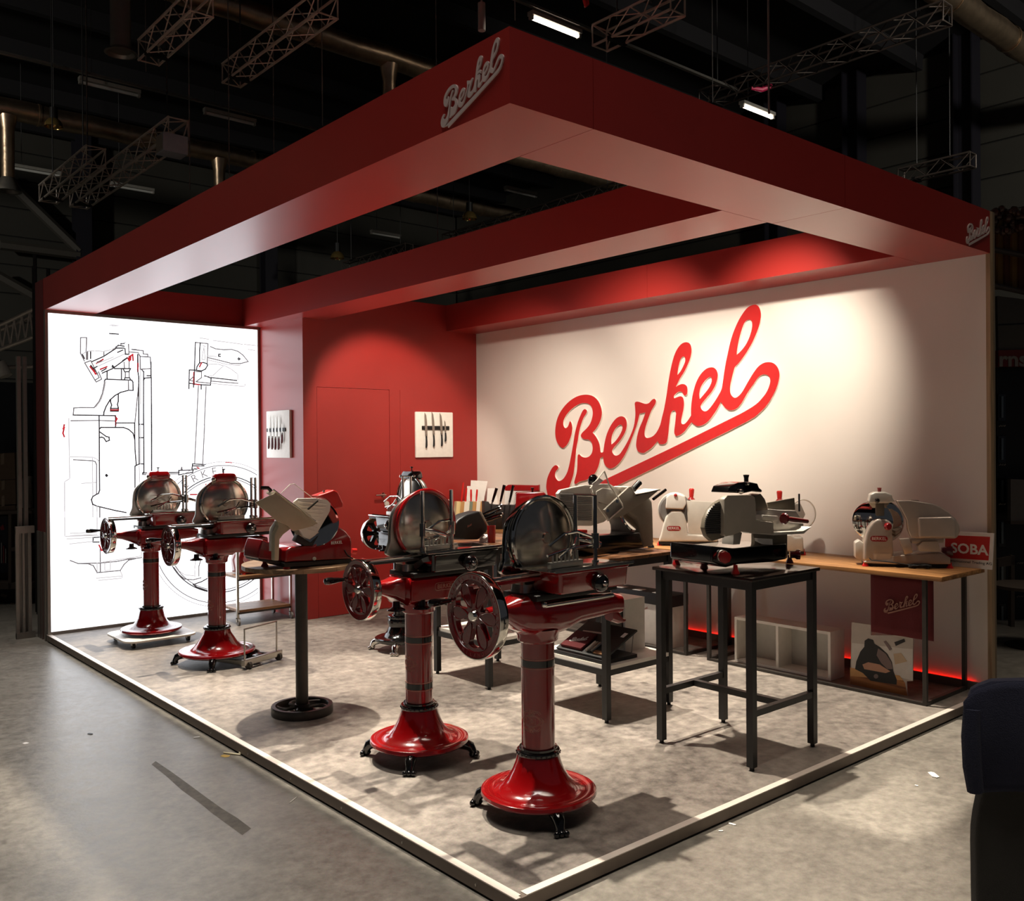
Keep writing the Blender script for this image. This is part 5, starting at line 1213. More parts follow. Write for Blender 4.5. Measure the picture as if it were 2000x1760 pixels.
# corner counter: knife blocks, cards, bottle, boxes
def on_counter(px, py, z=CZ, x=None): return onz(px, py, z)
def clampz(root, z):
    for o in [root] + list(root.children):
        if o.type == 'MESH':
            b = abs_loc(o.parent).z if o.parent else 0
            for v in o.data.vertices: v.co.z = max(v.co.z, z - b)
fr = NF((4.0, 5.5, 0), (0.35, 0.94, 0))
t = thing('knife_block', (4.05, 5.55, CZ), 'striped bamboo knife block with red-handled knives in the corner', 'knife block')
cols = [wood('bamboo_light', (196, 170, 112), (226, 204, 150), 2), wood('bamboo_mid', (168, 122, 70), (196, 150, 96), 2), mat('white_strip', (226, 220, 206), 0.5), mat('green_grey_strip', (116, 126, 108), 0.5)]
xs = [230, 290, 350, 430, 480, 540, 600, 680]
for k, (a, b) in enumerate(zip(xs, xs[1:])):
    slab('strip', fr, kz((a + 30, 640), (b + 30, 640), (b, 1180), (a, 1180)), 0.0, 0.1, cols[(0, 1, 2, 3, 1, 2, 1)[k]], t)
for k, (a, b) in enumerate([((330, 640), (360, 340)), ((390, 640), (410, 430)), ((480, 640), (480, 450)), ((560, 640), (575, 450))]):
    p0, p1 = fr.p(*kz(a)[0], 0.03 + 0.015 * k), fr.p(*kz(b)[0], 0.03 + 0.015 * k)
    MB().tube([p0, p0 * 0.5 + p1 * 0.5, p1], [0.008, 0.012, 0.01], 8).build('knife_handle', M_REDP, t)
clampz(t, CZ + 0.0005)
fr = NF((3.9, 4.98, 0), (0.35, 0.94, 0))
t = thing('knife_block', (3.9, 5.03, CZ), 'upright black knife block with three long black handles', 'knife block')
slab('block', fr, kz((690, 630), (760, 640), (770, 670), (900, 690), (1180, 690), (1120, 1110), (960, 1180), (690, 1180)), 0.0, 0.1, M_DGREY, t, 0.008)
for k, x in enumerate((790, 880, 1000, 1080)):
    slab('slot_groove', fr, kz((x, 690), (x + 22, 690), (x - 20, 1150), (x - 42, 1150)), -0.003, 0.006, M_MBLACK, t)
for a, b in (((815, 640), (880, 430)), ((940, 640), (1000, 380)), ((1080, 650), (1140, 385))):
    p0, p1 = fr.p(*kz(a)[0], 0.05), fr.p(*kz(b)[0], 0.05)
    h = MB().tube([p0, p0 * 0.5 + p1 * 0.5, p1], [0.012, 0.015, 0.017], 8).build('knife_handle', M_BLACK, t)
    MB().tube([p0 - (p1 - p0).normalized() * 0.03, p0], 0.009, 8).build('handle_collar', M_STEEL, h)
clampz(t, CZ + 0.0005)
fr = NF((4.2, 5.7, 0), (0.35, 0.94, 0))
for nm, pts, d, lb_ in (('display_card', ((480, 305), (740, 320), (690, 560), (640, 1100), (440, 1100)), 0.08, 'tall white display card standing behind the bamboo block'), ('display_card', ((740, 430), (860, 430), (900, 640), (880, 1100), (700, 1100)), 0.0, 'white display card between the bamboo and black knife blocks'), ('display_card', ((420, 395), (590, 400), (620, 640), (560, 1100), (400, 1100)), 0.03, 'short white display card just above the red knife handles')):
    o_ = slab(nm, fr, kz(*pts), d, 0.006, M_PAPER); tag(o_, lb_, 'card', 'white display cards in the corner')
    fix = min(v.co.z for v in o_.data.vertices)
    for v in o_.data.vertices:
        if v.co.z < CZ + 0.1: v.co.z = CZ + 0.001
for a, b, r in (((515, 350), (515, 380), 3), ((655, 380), (665, 385), 3)):
    pass
bx = thing('carton', (4.15, 5.0, CZ), 'white carton under a red gift box beside the red slicer', 'box')
fr = NF((4.2, 5.2, 0), (0.8, 0.6, 0))
slab('carton_body', fr, kz((1010, 470), (1560, 480), (1560, 1130), (1000, 1130)), 0.0, 0.1, M_PAPER, bx)
clampz(bx, CZ + 0.0005)
gb = slab('gift_box', fr, kz((1000, 415), (1060, 375), (1500, 385), (1545, 375), (1545, 470), (1010, 466)), 0.0, 0.09, M_KNOB, None, 0.006); tag(gb, 'flat red gift box lying on the white carton', 'box')
p_ = onz(872, 1046, CZ); p_ = CAMP + (p_ - CAMP) * 0.93; p_.z = CZ
bt_ = thing('water_bottle', (3.93, 5.62, CZ), 'clear water bottle with light blue label in the corner', 'bottle')
BX, BY = 3.93, 5.72
bt_.location = (BX, BY, CZ)
MB().lathe([(0.0, CZ), (0.05, CZ), (0.056, CZ + 0.01), (0.056, CZ + 0.17), (0.045, CZ + 0.21), (0.02, CZ + 0.25), (0.018, CZ + 0.275), (0.0, CZ + 0.275)], (BX, BY, 0), n=24).build('bottle_body', mat('pale_blue_plastic', (196, 220, 232), 0.15, spec=0.6), bt_)
MB().lathe([(0.0565, CZ + 0.06), (0.058, CZ + 0.06), (0.058, CZ + 0.15), (0.0565, CZ + 0.15)], (BX, BY, 0), n=24, cap=False).build('bottle_label', mat('cyan_label', (70, 160, 205), 0.5, vary=0.4, scale=30), bt_)
MB().lathe([(0.0, CZ + 0.275), (0.021, CZ + 0.275), (0.021, CZ + 0.3), (0.0, CZ + 0.3)], (BX, BY, 0), n=18).build('bottle_cap', M_PAPER, bt_)
# sign leaning at the end of the counter
fr = FX(4.47)
gz2 = tile(1630, 934, 6.06)
t = thing('company_sign', (4.47, 0.25, CZ), 'white sign with red field and the word SOBA leaning on the wall', 'sign')
slab('sign_panel', fr, gz2((1300, 628), (1885, 655), (1862, 1085), (1290, 1040)), 0.0, 0.012, M_PAPER, t)
slab('red_field', fr, gz2((1310, 672), (1840, 695), (1822, 975), (1305, 940)), -0.002, 0.002, M_LOGO, t)
text('sign_lettering', 'SOBA', fr.p(*gz2((1592, 845))[0], -0.003), fr.u, (0, 0, 1), 0.072, M_PAPER, t, 0.0006, bold=0.0025, sx=1.04)
text('sign_subtitle', 'International Trading AG', fr.p(*gz2((1607, 995))[0], -0.001), fr.u, (0, 0, 1), 0.019, M_MBLACK, t, 0.0006, sx=1.12)

# ------------------------------------------------------------------ below the counters
pz = tile(1400, 1100, 3.333)
t = thing('shelf_box', (4.08, 1.4, 0), 'low white open box with two compartments on the floor', 'shelf box')
BX0, BX1, BY0, BY1, BH, th = 4.0, 4.2, 0.955, 1.83, 0.372, 0.022
box('bottom_board', (BX0, BY0, 0), (BX1, BY1, th), M_WHITE, t); box('top_board', (BX0, BY0, BH - th), (BX1, BY1, BH), M_WHITE, t)
for y in (BY0, (BY0 + BY1) / 2 - th / 2 + 0.03, BY1 - th): box('side_board', (BX0, y, th), (BX1, y + th, BH - th), M_WHITE, t)
box('back_board', (BX1 - 0.01, BY0 + th, th), (BX1, BY1 - th, BH - th), mat('pale_grey_back', (190, 188, 182), 0.5), t)
# promotional photo card
fr = FX(4.03)
t = thing('photo_card', (4.03, 0.57, 0), 'cut-out photo card showing a black slicer on a wooden board', 'poster')
slab('card', fr, pz((878, 385), (1003, 402), (1003, 470), (1140, 470), (1140, 432), (1278, 455), (1276, 768), (1236, 768), (1242, 868), (868, 787)), 0.0, 0.006, mat('photo_pale', (186, 176, 164), 0.5), t)
slab('photo_background', fr, pz((880, 520), (1276, 560), (1276, 765), (1180, 740), (878, 690)), -0.0006, 0.0006, mat('photo_white', (210, 204, 194), 0.5), t)
slab('photo_board', fr, pz((868, 680), (1190, 732), (1225, 780), (1242, 868), (868, 787)), -0.0012, 0.0006, wood('photo_wood', (120, 66, 26), (196, 130, 62), 1), t)
slab('photo_board_top', fr, pz((868, 680), (1190, 732), (1215, 765), (868, 735)), -0.0016, 0.0004, mat('photo_wood_light', (206, 156, 96), 0.5), t)
slab('photo_slicer', fr, pz((900, 690), (908, 640), (935, 575), (960, 545), (962, 505), (985, 490), (1018, 500), (1025, 525), (1060, 545), (1110, 590), (1140, 645), (1150, 705), (1172, 760), (1170, 792), (1060, 775), (1000, 765), (950, 715)), -0.0022, 0.0006, M_MBLACK, t)
slab('photo_blade', fr, pz((1050, 555), (1100, 590), (1135, 645), (1145, 690), (1110, 690), (1070, 650), (1040, 600)), -0.0028, 0.0006, mat('photo_steel', (120, 100, 96), 0.4), t)
slab('photo_tray', fr, pz((1085, 510), (1100, 505), (1140, 560), (1125, 570)), -0.0028, 0.0006, MATS['photo_steel'], t)
slab('photo_handle', fr, pz((1155, 515), (1220, 492), (1226, 512), (1165, 540)), -0.0028, 0.0006, M_MBLACK, t)
slab('photo_meat', fr, pz((948, 660), (985, 645), (1060, 660), (1130, 705), (1100, 716), (960, 690)), -0.0028, 0.0006, mat('photo_meat', (196, 148, 120), 0.6), t)
slab('photo_badge', fr, [(1400 + (1036 + 15 * math.cos(k * 0.524)) / 3.333, 1100 + (737 + 15 * math.sin(k * 0.524)) / 3.333) for k in range(12)], -0.0032, 0.0004, MATS['photo_steel'], t)
slab('photo_garnish', fr, pz((1150, 590), (1200, 585), (1240, 640), (1160, 660)), -0.0028, 0.0006, mat('photo_garnish', (196, 172, 140), 0.6), t)
# maroon cloth hanging under the counter
fr = FX(3.98)
t = thing('hanging_cloth', (3.98, 0.39, 0.86), 'maroon cloth with cursive lettering hanging below the counter', 'cloth')
mb = MB(); rows = []
for j in range(9):
    row = []
    for i in range(13):
        y = 0.617 - (0.617 - 0.158) * i / 12; z = 0.866 - (0.866 - 0.43) * j / 8
        row.append(mb_ := (3.98 + 0.006 * math.sin(i * 1.3) * (j / 8) + 0.0, y, z))
    rows.append(row)
vs = [p for r in rows for p in r]
fs = [(j * 13 + i, j * 13 + i + 1, (j + 1) * 13 + i + 1, (j + 1) * 13 + i) for j in range(8) for i in range(12)]
mb.add(vs, fs); o_ = mb.build('fabric', M_CLOTH, t)
sd = o_.modifiers.new('thick', 'SOLIDIFY'); sd.thickness = 0.004
q0 = fr.p(*pz((1092, 318))[0]); q1 = fr.p(*pz((1330, 200))[0])
logo('lettering', (3.962, q0.y, q0.z), (0, -1, 0), (0, 0, 1), abs(q0.y - q1.y), mat('tan_print', (150, 108, 92), 0.8), t)
# white storage cubes
t = thing('storage_cube', (2.47, 1.68, 0.37), 'white open-sided cube standing on the shelf under the grey slicer', 'box')
c0, c1, c2, c3, cz0, cz1 = 2.352, 2.555, 1.55, 1.78, 0.37, 0.735
box('bottom_board', (c0, c2, cz0), (c1, c3, cz0 + 0.018), M_WHITE, t); box('top_board', (c0, c2, cz1 - 0.018), (c1, c3, cz1), M_WHITE, t)
box('side_board', (c0, c2, cz0 + 0.018), (c1, c2 + 0.018, cz1 - 0.018), M_WHITE, t); box('side_board', (c0, c3 - 0.018, cz0 + 0.018), (c1, c3, cz1 - 0.018), M_WHITE, t)
box('back_board', (c1 - 0.01, c2 + 0.018, cz0 + 0.018), (c1, c3 - 0.018, cz1 - 0.018), M_GREY, t)
t = thing('display_pedestal', (4.08, 2.63, 0), 'white pedestal with black drawer top and price cards by the wall', 'pedestal')
box('pedestal_body', (3.995, 2.49, 0), (4.19, 2.84, 0.365), M_WHITE, t, 0.003)
box('drawer', (3.97, 2.47, 0.367), (4.2, 3.2, 0.47), M_MBLACK, t, 0.003)
box('side_body', (3.995, 2.86, 0), (4.19, 3.18, 0.365), M_WHITE, t, 0.003)
for y in (2.62, 2.86, 3.08): box('price_card', (3.985, y, 0.471), (4.08, y + 0.09, 0.474), M_PAPER, t)
logo('lettering', (3.994, 2.83, 0.3), (0, -1, 0), (0, 0, 1), 0.06, M_RING, t)
# knife gift case with cloth on the shelf
t = thing('knife_case', (2.1, 1.6, 0.37), 'open black knife case with maroon cloth on the lower shelf', 'case')
box('case_base', (1.975, 1.395, 0.371), (2.3, 1.87, 0.395), M_MBLACK, t, 0.003)
lid0, lid1 = V3((1.99, 0, 0.4)), V3((2.31, 0, 0.545))
dl_ = (lid1 - lid0).normalized(); nl = V3((-dl_.z, 0, dl_.x))
MB().prism([lid0 + V3((0, 1.40, 0)), lid1 + V3((0, 1.40, 0)), lid1 + V3((0, 1.86, 0)), lid0 + V3((0, 1.86, 0))], nl * 0.012).build('case_lid', M_MBLACK, t, smooth=False)
MB().cyl((2.27, 1.42, 0.395), (2.29, 1.42, 0.53), 0.004, n=6).build('lid_prop', M_STEEL, t)
def onlid(a, b, h=0.014): return lid0 + dl_ * a + nl * h + V3((0, b, 0))
MB().prism([onlid(0.02, 1.83), onlid(0.02, 1.63), onlid(0.2, 1.63), onlid(0.2, 1.83)], nl * 0.02).build('folded_cloth', M_CLOTH, t, bevel=0.006)
logo('cloth_lettering', onlid(0.07, 1.79, 0.0355), (0, -1, 0), dl_, 0.13, M_PAPER, t)
for k, b in enumerate((1.59, 1.565, 1.54)):
    MB().tube([onlid(0.03, b, 0.022), onlid(0.13, b, 0.022)], 0.011, 8).build('knife_handle', M_STEEL if k else M_WALU, t)
MB().prism([onlid(0.22, 1.8), onlid(0.23, 1.8), onlid(0.25, 1.6), onlid(0.23, 1.6)], nl * 0.003).build('knife_blade', M_WALU, t)
MB().prism([onlid(0.24, 1.46), onlid(0.29, 1.46), onlid(0.29, 1.43), onlid(0.24, 1.43)], nl * 0.002).build('case_card', M_PAPER, t)
MB().prism([onlid(0.02, 1.52), onlid(0.05, 1.52), onlid(0.05, 1.42), onlid(0.02, 1.42)], nl * 0.01).build('accessory', M_WOODX, t)
# ------------------------------------------------------------------ chair with navy jacket in the right foreground
base = CAMP + _F * 3.55 + _R * 1.93
fr = NF((base.x, base.y, 0), (_F.x, _F.y, 0))
ch = thing('chair', (base.x, base.y, HF), 'dark grey upholstered chair cut off by the right edge', 'chair')
cp_ = fr.p
back = smooth_loop([(1918, 1930, 1), (1910, 1800, 0), (1908, 1690, 0), (1908, 1620, 0), (1918, 1560, 0), (1935, 1480, 0), (1950, 1400, 0), (1975, 1372, 0), (2050, 1360, 0), (2180, 1368, 0), (2210, 1400, 0), (2230, 1560, 0), (2235, 1930, 1)], 2)
MB().prism([cp_(x, y, 0.02) for x, y in back], fr.n * 0.06).build('backrest', mat('charcoal_fabric', (44, 42, 38), 0.9, bump=0.4, scale=300), ch, bevel=0.015, seg=3)
zl = HF
sc_c = cp_(1970, 1760, 0.02)
ux_, nx_ = fr.u, fr.n
c0_ = V3((sc_c.x, sc_c.y, 0))
MB().loft([[c0_ + ux_ * a + nx_ * b + V3((0, 0, z)) for a, b in rrect(0.36, 0.28, 0.22, 0.24, 0.05, 3)] for z in (0.36, 0.38, 0.42, 0.43)]).build('seat', MATS['charcoal_fabric'], ch)
for a, b in ((0.19, 0.07), (0.54, 0.07), (0.19, 0.49), (0.54, 0.49)):
    p_ = c0_ + ux_ * a + nx_ * b; MB().cyl((p_.x, p_.y, HF), (p_.x, p_.y, 0.37), 0.013, 0.016, n=12).build('leg', M_IRON, ch)
jk = thing('jacket', cp_(1960, 1450), 'navy wool jacket draped over the chair in the right foreground', 'jacket')
def drape(pts_top, d, sag, seed):
    rnd = random.Random(seed); mb = MB(); rows = []
    N, Mr = 18, 14
    for j in range(Mr + 1):
        row = []
        for i in range(N + 1):
            f = i / N; g = j / Mr
            L_, R_ = (1881 + 9 * g ** 1.5 if g > 0.05 else 1892, 2240)
            x = L_ + (R_ - L_) * f
            ytop = 1352 - 20 * math.sin(min(1, f * 4) * math.pi / 2) if f < 0.3 else 1333
            ytop = 1358 if f < 0.03 else ytop
            yb_ = 1546 - 14 * f * math.sin(f * 9)
            y = ytop + (yb_ - ytop) * g
            bulge = -0.012 * math.sin(f * 22 + g * 2) * g - 0.02 * math.sin(g * math.pi)
            row.append(cp_(x, y, d + bulge * sag))
        rows.append(row)
    n = N + 1
    mb.add([p for r in rows for p in r], [(j * n + i, j * n + i + 1, (j + 1) * n + i + 1, (j + 1) * n + i) for j in range(Mr) for i in range(N)])
    return mb
front = drape(None, -0.02, 1.0, 1).build('front_panel', M_NAVY, jk)
sd = front.modifiers.new('thick', 'SOLIDIFY'); sd.thickness = 0.012; sd.offset = 1
rear = drape(None, 0.125, -0.6, 2).build('rear_panel', M_NAVY, jk)
sd = rear.modifiers.new('thick', 'SOLIDIFY'); sd.thickness = 0.012; sd.offset = -1
fold = [[cp_(x, y + dy, d) for d, dy in ((-0.03, 6), (-0.015, -6), (0.05, -12), (0.115, -6), (0.13, 6), (0.05, 12))] for x, y in ((1890, 1368), (1896, 1354), (1910, 1346), (1922, 1342), (1935, 1337), (2060, 1334), (2240, 1338))]
MB().loft(fold).build('shoulder_fold', M_NAVY, jk)
sl = [(1884, 1385, -0.035), (1882, 1440, -0.04), (1885, 1500, -0.04), (1891, 1545, -0.035)]
MB().tube([cp_(x + 14, y, d) for x, y, d in sl], [0.03, 0.034, 0.034, 0.03], 12).build('sleeve', M_NAVY, jk)
# ------------------------------------------------------------------ litter on the hall floor
def chip(px, py, w, l, h, m, lb_, cat='litter', a=0.0, z=HF):
    p_ = onz(px, py, z); c, s = math.cos(a), math.sin(a)
    pts = [(w, l * 0.7), (w * 0.4, l), (-w * 0.8, l * 0.8), (-w, -l * 0.6), (-w * 0.2, -l), (w * 0.9, -l * 0.8)]
    mb = MB().prism([(p_.x + x * c - y * s, p_.y + x * s + y * c, z + 0.0005) for x, y in pts], (0, 0, h))
    return tag(mb.build('floor_scrap', m, smooth=False), lb_, cat, 'scraps on the hall floor')
p_ = onz(470, 1474, HF)
sp_ = thing('plastic_spoon', (p_.x, p_.y, HF), 'cream plastic spoon-shaped offcut lying against the platform edge', 'litter')
a0, a1 = onz(437, 1472, HF), onz(470, 1476, HF)
MB().tube([a0 + V3((0, 0, 0.006)), a1 + V3((0, 0, 0.006))], 0.006, 6).build('handle', mat('cream_plastic', (222, 212, 178), 0.6), sp_)
MB().ball(onz(474, 1473, HF) + V3((0, 0, 0.012)), 0.024, 12, sc=(1, 1, 0.45)).build('bowl', MATS['cream_plastic'], sp_)
chip(440, 1477, 0.02, 0.03, 0.001, mat('ochre_paper', (196, 160, 80), 0.7), 'scrap of ochre paper beside the cream spoon', a=0.5)
chip(1823, 1515, 0.02, 0.045, 0.006, M_PAPER, 'crumpled white scrap on the hall floor left of the jacket', a=-0.7)
chip(1430, 1611, 0.008, 0.02, 0.004, M_PAPER, 'white crumb on the floor at the right platform edge', a=0.2)
chip(1408, 1624, 0.006, 0.012, 0.004, M_PAPER, 'tiny white crumb below the right platform edge', a=0.9)
chip(384, 1441, 0.008, 0.02, 0.004, M_PAPER, 'small white sliver left of the cream spoon', a=1.2)
chip(573, 1563, 0.003, 0.045, 0.003, M_WALU, 'thin pale stick on the floor near the left platform edge', a=2.2)
chip(1790, 1535, 0.006, 0.01, 0.003, M_PAPER, 'white crumb beyond the crumpled scrap', a=0.2)
chip(176, 1434, 0.01, 0.02, 0.003, M_MBLACK, 'dark sliver on the hall floor at far left', a=0.4)
chip(50, 1452, 0.015, 0.02, 0.001, M_PAPER, 'faint pale scrap at the far left of the floor', a=0.4)
chip(125, 1252, 0.02, 0.012, 0.004, M_PAPER, 'white scrap at the foot of the stand side wall', a=0.1)

# tape residue on the hall floor
rnd = random.Random(11); top_, bot_ = [], []
tx = [(300, 1490), (330, 1512), (362, 1538), (395, 1562), (425, 1585), (455, 1605), (482, 1625)]
for k_, (x, y) in enumerate(tx):
    w_ = 4.0 + rnd.uniform(-1.2, 1.6) + k_ * 0.9
    top_.append(onz(x + w_, y - w_ * 0.75, HF) + V3((0, 0, 0.0006))); bot_.append(onz(x - w_, y + w_ * 0.75, HF) + V3((0, 0, 0.0006)))
mb = MB()
for k_ in range(len(tx) - 1): mb.add([top_[k_], top_[k_ + 1], bot_[k_ + 1], bot_[k_]], [(0, 1, 2, 3)])
tag(mb.build('tape_residue', mat('dark_residue', (84, 78, 68), 0.6, vary=0.3, scale=25), smooth=False), 'dark strip of tape residue on the hall floor left of the stand', 'stain')
# ------------------------------------------------------------------ the exhibition hall around the stand
HZ = 10.5
ce = struct(box('ceiling', (-30, -10, HZ), (40, 40, HZ + 0.2), M_HALLCEIL))
for k in range(14):
    box('roof_beam', (-30, 2 + k * 2.4, HZ - 0.35), (40, 2.16 + k * 2.4, HZ), M_HALLCEIL, ce)
wbk = struct(box('wall_back_hall', (-30, 24.1, HF), (40, 24.4, HZ), mat('cladding_joint', (26, 25, 22), 0.8)))
wrt = struct(box('wall_right_hall', (18.1, -12, HF), (18.4, 24, HZ), MATS['cladding_joint']))
for k in range(14):
    z0 = HF + 0.75 * k
    box('cladding_panel', (-30, 24.04, z0), (18, 24.1, z0 + 0.71), M_HALLWALL, wbk)
    box('cladding_panel', (18.04, -12, z0), (18.1, 24, z0 + 0.71), M_HALLWALL, wrt)
M_COLUMN = mat('steel_column', (22, 20, 30), 0.6)
def column(px, py, y=None, x=None):
    q = ony(px, py, y) if y is not None else onx(px, py, x)
    t = thing('hall_column', (q.x, q.y, HF), 'dark steel hall column', 'column', 'hall columns')
    MB().box((q.x - 0.2, q.y - 0.2, HF), (q.x + 0.2, q.y - 0.17, HZ)).box((q.x - 0.2, q.y + 0.17, HF), (q.x + 0.2, q.y + 0.2, HZ)).box((q.x - 0.02, q.y - 0.17, HF), (q.x + 0.02, q.y + 0.17, HZ)).build('column_shaft', M_COLUMN, t, smooth=False)
    return t
for (px, py, yy, xx, lb_) in ((160, 440, 23.6, None, 'dark hall column behind the left truss pair'), (525, 530, 23.6, None, 'dark hall column seen through the left canopy opening'), (1668, 250, None, 17.7, 'dark hall column left of the far right corner'), (1888, 240, None, 17.7, 'dark hall column near the right edge'), (1515, 480, None, 17.7, 'dark hall column seen through the right canopy opening')):
    column(px, py, yy, xx)['label'] = lb_
def brace(px0, px1, Y):
    a, b = ony(*px0, Y), ony(*px1, Y)
    o = MB().tube([a, b], 0.13, 6).build('wall_brace', mat('grey_brace', (70, 66, 60), 0.6)); return o
tag(brace((0, 340), (155, 490), 23.5), 'upper diagonal steel brace on the far left wall', 'brace', 'wall braces')
tag(brace((-10, 535), (70, 580), 23.5), 'lower diagonal steel brace beside the stand edge', 'brace', 'wall braces')
tag(brace((0, 478), (155, 498), 23.5), 'horizontal steel brace on the far left wall', 'brace', 'wall braces')
# ducts along x
def duct(label, px, z, r, x0, x1, drops=()):
    q = onz(*px, z); t = thing('foil_duct', (q.x, q.y, z), label, 'duct', 'foil ventilation ducts')
    pts = []; n = int((x1 - x0) / 0.35)
    MB().tube([(x0 + (x1 - x0) * k / n, q.y, z + 0.01 * math.sin(k * 1.7)) for k in range(n + 1)], [r * (1 + 0.03 * math.sin(k * 2.3)) for k in range(n + 1)], 20).build('duct_run', M_FOIL, t)
    k = x0 + 0.6
    while k < x1:
        MB().lathe([(r * 1.02, -0.02), (r * 1.07, -0.02), (r * 1.07, 0.02), (r * 1.02, 0.02)], (k, q.y, z), (1, 0, 0), 20, cap=False).build('duct_band', M_FOIL, t); k += 2.1
    for dx, zb_ in drops:
        MB().lathe([(r * 0.9, z - r * 0.7), (r * 0.62, z - r - 0.2), (r * 0.6, zb_ + 0.25)], (dx, q.y, 0), n=16, cap=False).build('drop_pipe', M_FOIL, t)
        MB().lathe([(r * 0.6, zb_ + 0.25), (r * 1.15, zb_ + 0.05), (r * 1.2, zb_), (r * 0.9, zb_), (r * 0.7, zb_ + 0.06), (0.0, zb_ + 0.06)], (dx, q.y, 0), n=20).build('diffuser', M_ALUF, t)
    return t
q = onz(748, 120, 8); q2 = onz(430, 298, 8); q3 = onz(12, 215, 8)
duct('foil duct running over the left canopy beam', (600, 62), 8, 0.17, -2.5, 9.5, ((q.x, 6.6),))
duct('long foil duct across the upper left hall', (250, 262), 8, 0.19, -9, 14, ((q2.x, 6.7), (q3.x, 6.5)))
duct('foil duct at the upper right corner', (1930, 48), 8.4, 0.2, 8.8, 17.9)
duct('foil duct seen through the canopy opening', (1150, 345), 8, 0.16, 7, 17.9)
q = onz(236, 103, 7)
t = thing('air_diffuser', (q.x, q.y, 7), 'vertical air pipe with round flange at the upper left', 'diffuser')
MB().cyl((q.x, q.y, 7.02), (q.x, q.y, HZ - 0.36), 0.13, n=20).build('pipe', M_ALUF, t)
MB().lathe([(0.13, 7.05), (0.2, 7.0), (0.205, 6.99), (0.17, 6.985), (0.13, 7.03), (0.0, 7.03)], (q.x, q.y, 0), n=28).build('flange', M_ALUF, t)
# lighting trusses along y
def truss(label, p0, p1, z, w=0.26, m=None):
    a, b = onz(*p0, z), onz(*p1, z); x = (a.x + b.x) / 2 if abs(a.x - b.x) < 1.5 else a.x
    y0, y1 = min(a.y, b.y), max(a.y, b.y); y0 = min(y0, y1 - 0.8)
    t = thing('lighting_truss', (x, (y0 + y1) / 2, z), label, 'truss', 'aluminium lighting trusses')
    m = m or M_TRUSS; h = w / 2
    for sx in (-1, 1):
        for sz in (-1, 1): MB().cyl((x + sx * h, y0, z + sz * h), (x + sx * h, y1, z + sz * h), 0.018, n=6).build('chord', m, t)
    n = max(2, int((y1 - y0) / 0.26)); st = (y1 - y0) / n
    lat = MB()
    for k in range(n):
        ya, yb_ = y0 + k * st, y0 + (k + 1) * st; s_ = 1 if k % 2 else -1
        for sx in (-1, 1): lat.cyl((x + sx * h, ya, z - s_ * h), (x + sx * h, yb_, z + s_ * h), 0.009, n=5)
        for sz in (-1, 1): lat.cyl((x - s_ * h, ya, z + sz * h), (x + s_ * h, yb_, z + sz * h), 0.009, n=5)
    lat.build('lattice', m, t)['kind'] = 'stuff'
    for y in (y0, y1):
        MB().tube([(x - h, y, z - h), (x + h, y, z - h), (x + h, y, z + h), (x - h, y, z + h)], 0.014, 5, closed=True).build('end_frame', m, t)
    MB().cyl((x, y0 + 0.4, z + h), (x, y0 + 0.4, HZ), 0.01, n=5).build('hanger', M_DGREY, t)
    MB().cyl((x, y1 - 0.3, z + h), (x, y1 - 0.3, HZ), 0.01, n=5).build('hanger', M_DGREY, t)
    MB().box((x - h - 0.02, y1 - 0.33, z - h - 0.03), (x + h + 0.02, y1 - 0.27, z - h + 0.02)).build('hanger_clamp', M_MBLACK, t, smooth=False)
    return t
truss('short lighting truss beside the round air pipe', (395, 5), (290, 103), 7.0)
truss('lighting truss over the left end of the canopy', (640, 8), (452, 148), 7.0)
truss('short lighting truss low at the left of the hall', (186, 305), (95, 380), 6.0)
truss('lighting truss carrying a grey speaker at the left', (340, 250), (160, 392), 6.0)
truss('lighting truss above the front canopy corner', (1335, 8), (1160, 70), 7.0)
M_DTRUSS = mat('dark_truss', (92, 82, 76), 0.5, metal=0.4)
TF = truss('long lighting truss across the upper right hall', (1850, 25), (1375, 196), 8.0, 0.28, M_DTRUSS)
truss('far lighting truss above the right end of the canopy', (1900, 312), (1760, 345), 6.8, 0.24, M_DTRUSS)
truss('lighting truss seen between the front and middle beams', (1225, 372), (862, 468), 7.0, 0.26, M_DTRUSS)
truss('far lighting truss low in the left canopy opening', (815, 488), (660, 520), 7.0, 0.24, M_DTRUSS)
# speaker under the truss
q = onz(336, 288, 5.7)
t = thing('speaker_box', q, 'grey box speaker hanging under a truss at the left', 'speaker')
MB().box((q.x - 0.16, q.y - 0.13, 5.6), (q.x + 0.16, q.y + 0.13, 5.84)).build('cabinet', mat('pale_grey_box', (150, 158, 166), 0.5), t, bevel=0.01)
MB().box((q.x - 0.165, q.y - 0.11, 5.62), (q.x - 0.16, q.y + 0.11, 5.82)).build('grille', M_ALUF, t)
# fluorescent rows along x
def tube_light(label, p0, p1, z, lit):
    a, b = onz(*p0, z), onz(*p1, z); y = (a.y + b.y) / 2
    x0, x1 = a.x, max(b.x, a.x + 1.0)
    t = thing('tube_light', ((x0 + x1) / 2, y, z), label, 'lamp', 'hall tube lights')
    MB().box((x0, y - 0.06, z), (x1, y + 0.06, z + 0.06)).build('housing', mat('lamp_housing', (150, 146, 138), 0.5), t, smooth=False)
    MB().cyl((x0 + 0.03, y, z - 0.03), (x1 - 0.03, y, z - 0.03), 0.028, n=10).build('tube', emat('lit_tube', (255, 236, 214), 9) if lit else mat('unlit_tube', (205, 205, 200), 0.4), t)
    for x in (x0 + 0.02, x1 - 0.02): MB().box((x - 0.02, y - 0.035, z - 0.06), (x + 0.02, y + 0.035, z)).build('tube_socket', MATS['lamp_housing'], t, smooth=False)
    MB().cyl((x0 + 0.2, y, z + 0.06), (x0 + 0.2, y, HZ), 0.006, n=5).build('hanger', M_DGREY, t)
    return t
